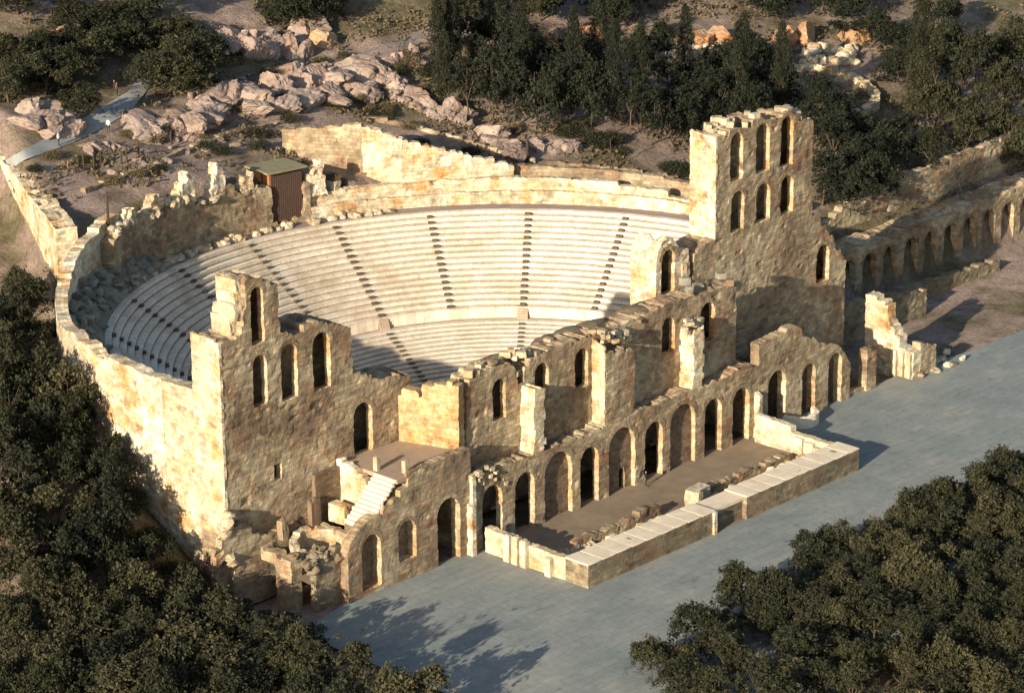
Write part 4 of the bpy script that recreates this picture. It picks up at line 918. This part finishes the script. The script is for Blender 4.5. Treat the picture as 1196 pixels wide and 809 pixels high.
# left grove : outside the outer wall and tower
def ok(x,y):
    return math.hypot(x-XC,y-YC)>50.5 or y<17
placed=[]
def inframe(x,y,z,m=14):
    d=np.array([x,y,z])-CPOS; w_=d@CFW; px=UC+CF*(d@CR)/w_; py=VC-CF*(d@CU)/w_
    return -m<px<1196+m and -m<py<809+m
def scatter(n,xr,yr,mind,fn,test=lambda x,y:True):
    c=0
    for _ in range(n*30):
        if c>=n: break
        x,y=rnd.uniform(*xr),rnd.uniform(*yr)
        if not test(x,y) or not inframe(x,y,terr(x,y)+3) or any((x-a)**2+(y-b)**2<mind**2 for a,b in placed): continue
        placed.append((x,y)); fn(x,y); c+=1
def gl(x,y):
    h_=rnd.uniform(5.5,8.5); m=rnd.choice(('leaf','leaf','leaf_dark','leaf_light'))
    z=terr(x,y)
    if y<20: h_=min(h_,6.8)
    lab={'leaf':'olive green bushy tree in the grove left of the bowl and tower','leaf_dark':'very dark bushy tree in the grove left of the bowl and tower','leaf_light':'paler grey green bushy tree in the grove left of the bowl and tower'}[m]
    tree(x,y,z,rnd.uniform(3.0,4.4),h_,rnd.choice(('round','round','pine')),m,lab,G1+' '+m.replace('leaf','').replace('_',''))
scatter(150,(-115,-22),(-30,76),3.3,gl,lambda x,y:math.hypot(x-XC,y-YC)>49.8 and not(x>-50.5 and y<17) and not(x>-54 and y<12) and not (y<-4 and x>-56+(-4-y)*.15) and not(y>58 and x>-30) and not (x>-36+.5*(60-y) and y>60) and not(y<8 and x>-49) and x<-30+max(0,(58-y))*.6)
def gl2(px,py,w_,h_,mat,label):
    x,y=PZ(px,py,0); tree(x,y,0,w_,h_,'round',mat,label,None); placed.append((x,y))
gl2(325,748,2.6,3.4,'leaf_dark','dark low tree at the bottom edge before the collapsed chamber')
gl2(270,735,2.8,3.4,'leaf','olive tree in front of the arched opening at the left tower foot')
gl2(355,765,2.4,3.2,'leaf','small olive tree at the grove edge beside the grey paving')
# right foreground grove
G2='trees along the lower right edge of the paving'
def gr(x,y):
    m=rnd.choice(('leaf','leaf','leaf_light')); 
    lab={'leaf':'olive green bushy tree in the foreground grove at lower right','leaf_light':'paler bushy tree in the foreground grove at lower right'}[m]
    tree(x,y,-.2,rnd.uniform(2.5,3.6),rnd.uniform(3.6,6.0),rnd.choice(('round','round','pine')),m,lab,G2+(' paler' if m=='leaf_light' else ''))
scatter(95,(-34,70),(-60,-25),2.9,gr,lambda x,y: y<-29 and y<-28-max(0,-14-x)*.25)
# background trees by pixel base point on the hillside
def bt(px,py,w_,h_,kind,mat,label,group):
    x,y,z=ut(px,py); tree(x,y,z-.2,w_,h_,kind,mat,label,group)
for px,py,w_,h_ in((205,112,5.2,7.5),(222,98,4.6,6.6),(180,108,4.4,6.),(235,75,4,5)): bt(px,py,w_,h_,'round','leaf','large rounded olive green tree right of the grey path','rounded trees by the path')
for px,py,w_,h_ in((92,134,3.,4.6),(55,112,4.2,5.5),(85,100,4.4,6),(45,85,4,5),(110,80,4.4,6),(70,68,4,5),(140,66,4.2,5.5),(170,62,4,5),(120,52,4,5),(30,100,4,5),(200,55,4,5),(150,40,4,5),(90,38,4,5),(10,120,4,5),(10,80,4,5)): bt(px,py,w_,h_,'round','leaf','olive bushy tree left of the grey path at the upper left','trees left of the path')
for px,py,w_,h_ in((512,110,2.4,12),(530,100,2.6,13),(610,120,2.6,12),(670,128,2.6,12),(520,128,2.8,9),(548,142,3.8,8),(575,146,3.8,9.5),(600,150,4.,8),(628,152,4.2,8.5),(655,148,4,8),(690,150,4,9),(718,155,3.0,13),(735,160,4,9),(560,110,4,8),(600,108,4,8),(640,110,4,7),(680,105,4,8),(520,96,3,8),(540,80,3.6,7),(580,76,4,8),(620,84,4,6),(700,80,3.,9),(745,110,4,8),(770,105,4,8)): bt(px,py,w_*(.8 if w_<3.2 else 1),h_*1.12,'tall' if w_<3.2 else rnd.choice(('round','pine')),'leaf_dark','very dark pine in the dense wood behind the bowl, left of the right tower' if w_>=3.2 else 'narrow dark cypress in the wood behind the bowl','dark pines behind the bowl' if w_>=3.2 else 'cypresses behind the bowl')
for px,py,w_,h_ in((748,150,2.6,13),(862,150,2.8,13),(800,120,2.6,12),(912,140,2.6,12),(760,170,4,7),(785,165,4,7.5),(810,160,4,7),(835,150,4,7),(858,140,4,7),(780,135,4,7),(810,130,4,7),(840,118,4,7),(868,120,3.,11),(880,85,3.6,6),(900,130,4,8),(870,160,4,8)): bt(px,py,w_*(.8 if h_>10 else 1),h_*1.1,'tall' if h_>10 else rnd.choice(('round','pine')),'leaf_dark','dark brownish pine in the wood just behind the right tower' if h_<10 else 'tall dark cypress in the wood behind the right tower','pines behind the right tower' if h_<10 else 'cypresses behind the right tower')
for px,py,w_,h_ in((960,170,4,7),(985,165,4,6),(1010,180,4,6),(970,200,4.4,7),(1000,215,4.6,7),(1030,200,4,6),(1060,190,4.2,6),(1085,205,4,6),(1070,150,3,10),(1090,160,4,8),(1095,120,4,9),(1070,115,3,9),(1050,100,4,5),(1100,85,4,8),(1075,70,3.,9),(1120,140,4,9),(1125,200,4,8),(960,240,4.4,6.5),(990,250,4.4,6.5),(1020,238,4,6),(1140,110,4,9),(1150,170,4,8),(1170,140,4,9),(1180,200,4,8),(1185,90,4,8),(955,145,3.6,6),(1055,65,4,5),(1020,52,4,5),(985,48,4,5)): bt(px,py,w_,h_*1.1,'tall' if w_==3 else rnd.choice(('round','pine')),'leaf_dark' if px<1065 else 'leaf','dark tree on the shaded slope right of the right tower' if w_!=3 else 'narrow dark tree near the right edge above the arcade','trees right of the right tower' if w_!=3 else 'narrow trees at upper right')
for k in range(26):
    px=rnd.uniform(-10,1206); py=rnd.uniform(-12,34)
    bt(px,py,rnd.uniform(3.4,4.6),rnd.uniform(5,8),'round',rnd.choice(('leaf_dark','leaf')),'tree in the distant wood along the top edge','distant trees along the top edge')
# shrubs
SH=[(700,172,2.4,2.2),(690,165,2,1.8),(715,168,2,2),(795,205,2.2,2.4),(780,200,1.8,1.6),(725,180,1.6,1.2),(660,160,2,1.6),(430,128,1.4,1.),(480,150,1.6,1.2),(350,170,1.6,1.2),(300,175,1.6,1.4),(390,215,1.5,1.),(180,165,2.2,1.6),(192,158,2,1.6),(130,215,1.8,1.2),(160,205,1.6,1.),(185,200,1.5,1.),(260,180,1.6,1.2),(75,112,2,1.6),(450,130,1.6,1.2),(420,120,1.6,1.4),(540,135,1.6,1.4),(350,92,1.4,1.2),(150,160,1.4,1.),(100,190,1.4,1.),(60,185,1.4,1.1),(40,200,1.2,1.),(235,165,1.3,1.),(330,120,1.4,1.2),(390,122,1.8,1.4),(460,90,1.6,1.4),(480,76,2,1.8),(500,90,2,2)]
for px,py,w_,h_ in SH:
    d=px>640; bt_=ut(px,py); tree(*bt_,w_,h_,'shrub','leaf' if d else rnd.choice(('leaf','leaf_dry')),'low green shrub on the grassy slope behind the right end of the rim wall' if d else 'low scrubby shrub among the rocks above the bowl','shrubs right behind the rim wall' if d else 'shrubs among the rocks',name='shrub',cat='shrub')
for k in range(34):
    if k<22: a=R_(rnd.uniform(128,178)); q=rnd.uniform(49.2,51.5); x,y=XC+q*math.cos(a),YC+q*math.sin(a)
    else: x,y=rnd.uniform(-52.5,-49.2),rnd.uniform(6,18)
    tree(x,y,terr(x,y)-.1,rnd.uniform(1.3,2.2),rnd.uniform(1.4,2.6),'shrub','leaf','dark green undergrowth bush at the foot of the curved outer wall','undergrowth along the outer wall',name='shrub',cat='shrub')
for k in range(46):
    px,py=rnd.uniform(230,700),rnd.uniform(60,185); x,y,z=ut(px,py)
    if math.hypot(x-XC,y-YC)<53: continue
    tree(x,y,z-.1,rnd.uniform(.9,1.9),rnd.uniform(.8,1.7),'shrub',rnd.choice(('leaf','leaf','leaf_light','leaf_dry')),'small scrubby bush growing between the rocks of the slope above the bowl','bushes between the rocks',name='shrub',cat='shrub')
# ground scrub: one uncountable cover
r=np.random.RandomState(5); cen=[]
for _ in range(5200):
    px=r.uniform(-30,1220); py=r.uniform(-10,235)
    x,y,z=ut(px,py)
    if math.hypot(x-XC,y-YC)<49.5 or y<24 or noise.noise(Vector((x*.12,y*.12,3)))<-.05: continue
    if px<200 and 80<py<205 and abs((py-(190-(px-5)*.62)))<16: continue
    for q in range(9): cen.append((x+r.normal()*.45,y+r.normal()*.45,terr(x,y,True)+abs(r.normal())*.28))
cen=np.array(cen); m=len(cen); nrm=r.normal(size=(m,3))+np.array([0,0,.6]); nrm/=np.linalg.norm(nrm,axis=1)[:,None]
t=np.cross(nrm,r.normal(size=(m,3))); t/=np.linalg.norm(t,axis=1)[:,None]; b=np.cross(nrm,t); s=r.uniform(.10,.26,m)[:,None]
V=np.stack([cen-t*s-b*s*.6,cen+t*s-b*s*.5,cen+t*s*.9+b*s*.7,cen-t*s*.8+b*s*.6],1).reshape(-1,3)
me=bpy.data.meshes.new('scrub'); me.from_pydata(V.tolist(),[],np.arange(m*4).reshape(-1,4).tolist()); me.materials.append(M['leaf_dry']); o=bpy.data.objects.new('scrub',me); col.objects.link(o); o['kind']='stuff'; o['label']='dry grass and scrub covering the hillside'; o['category']='scrub'
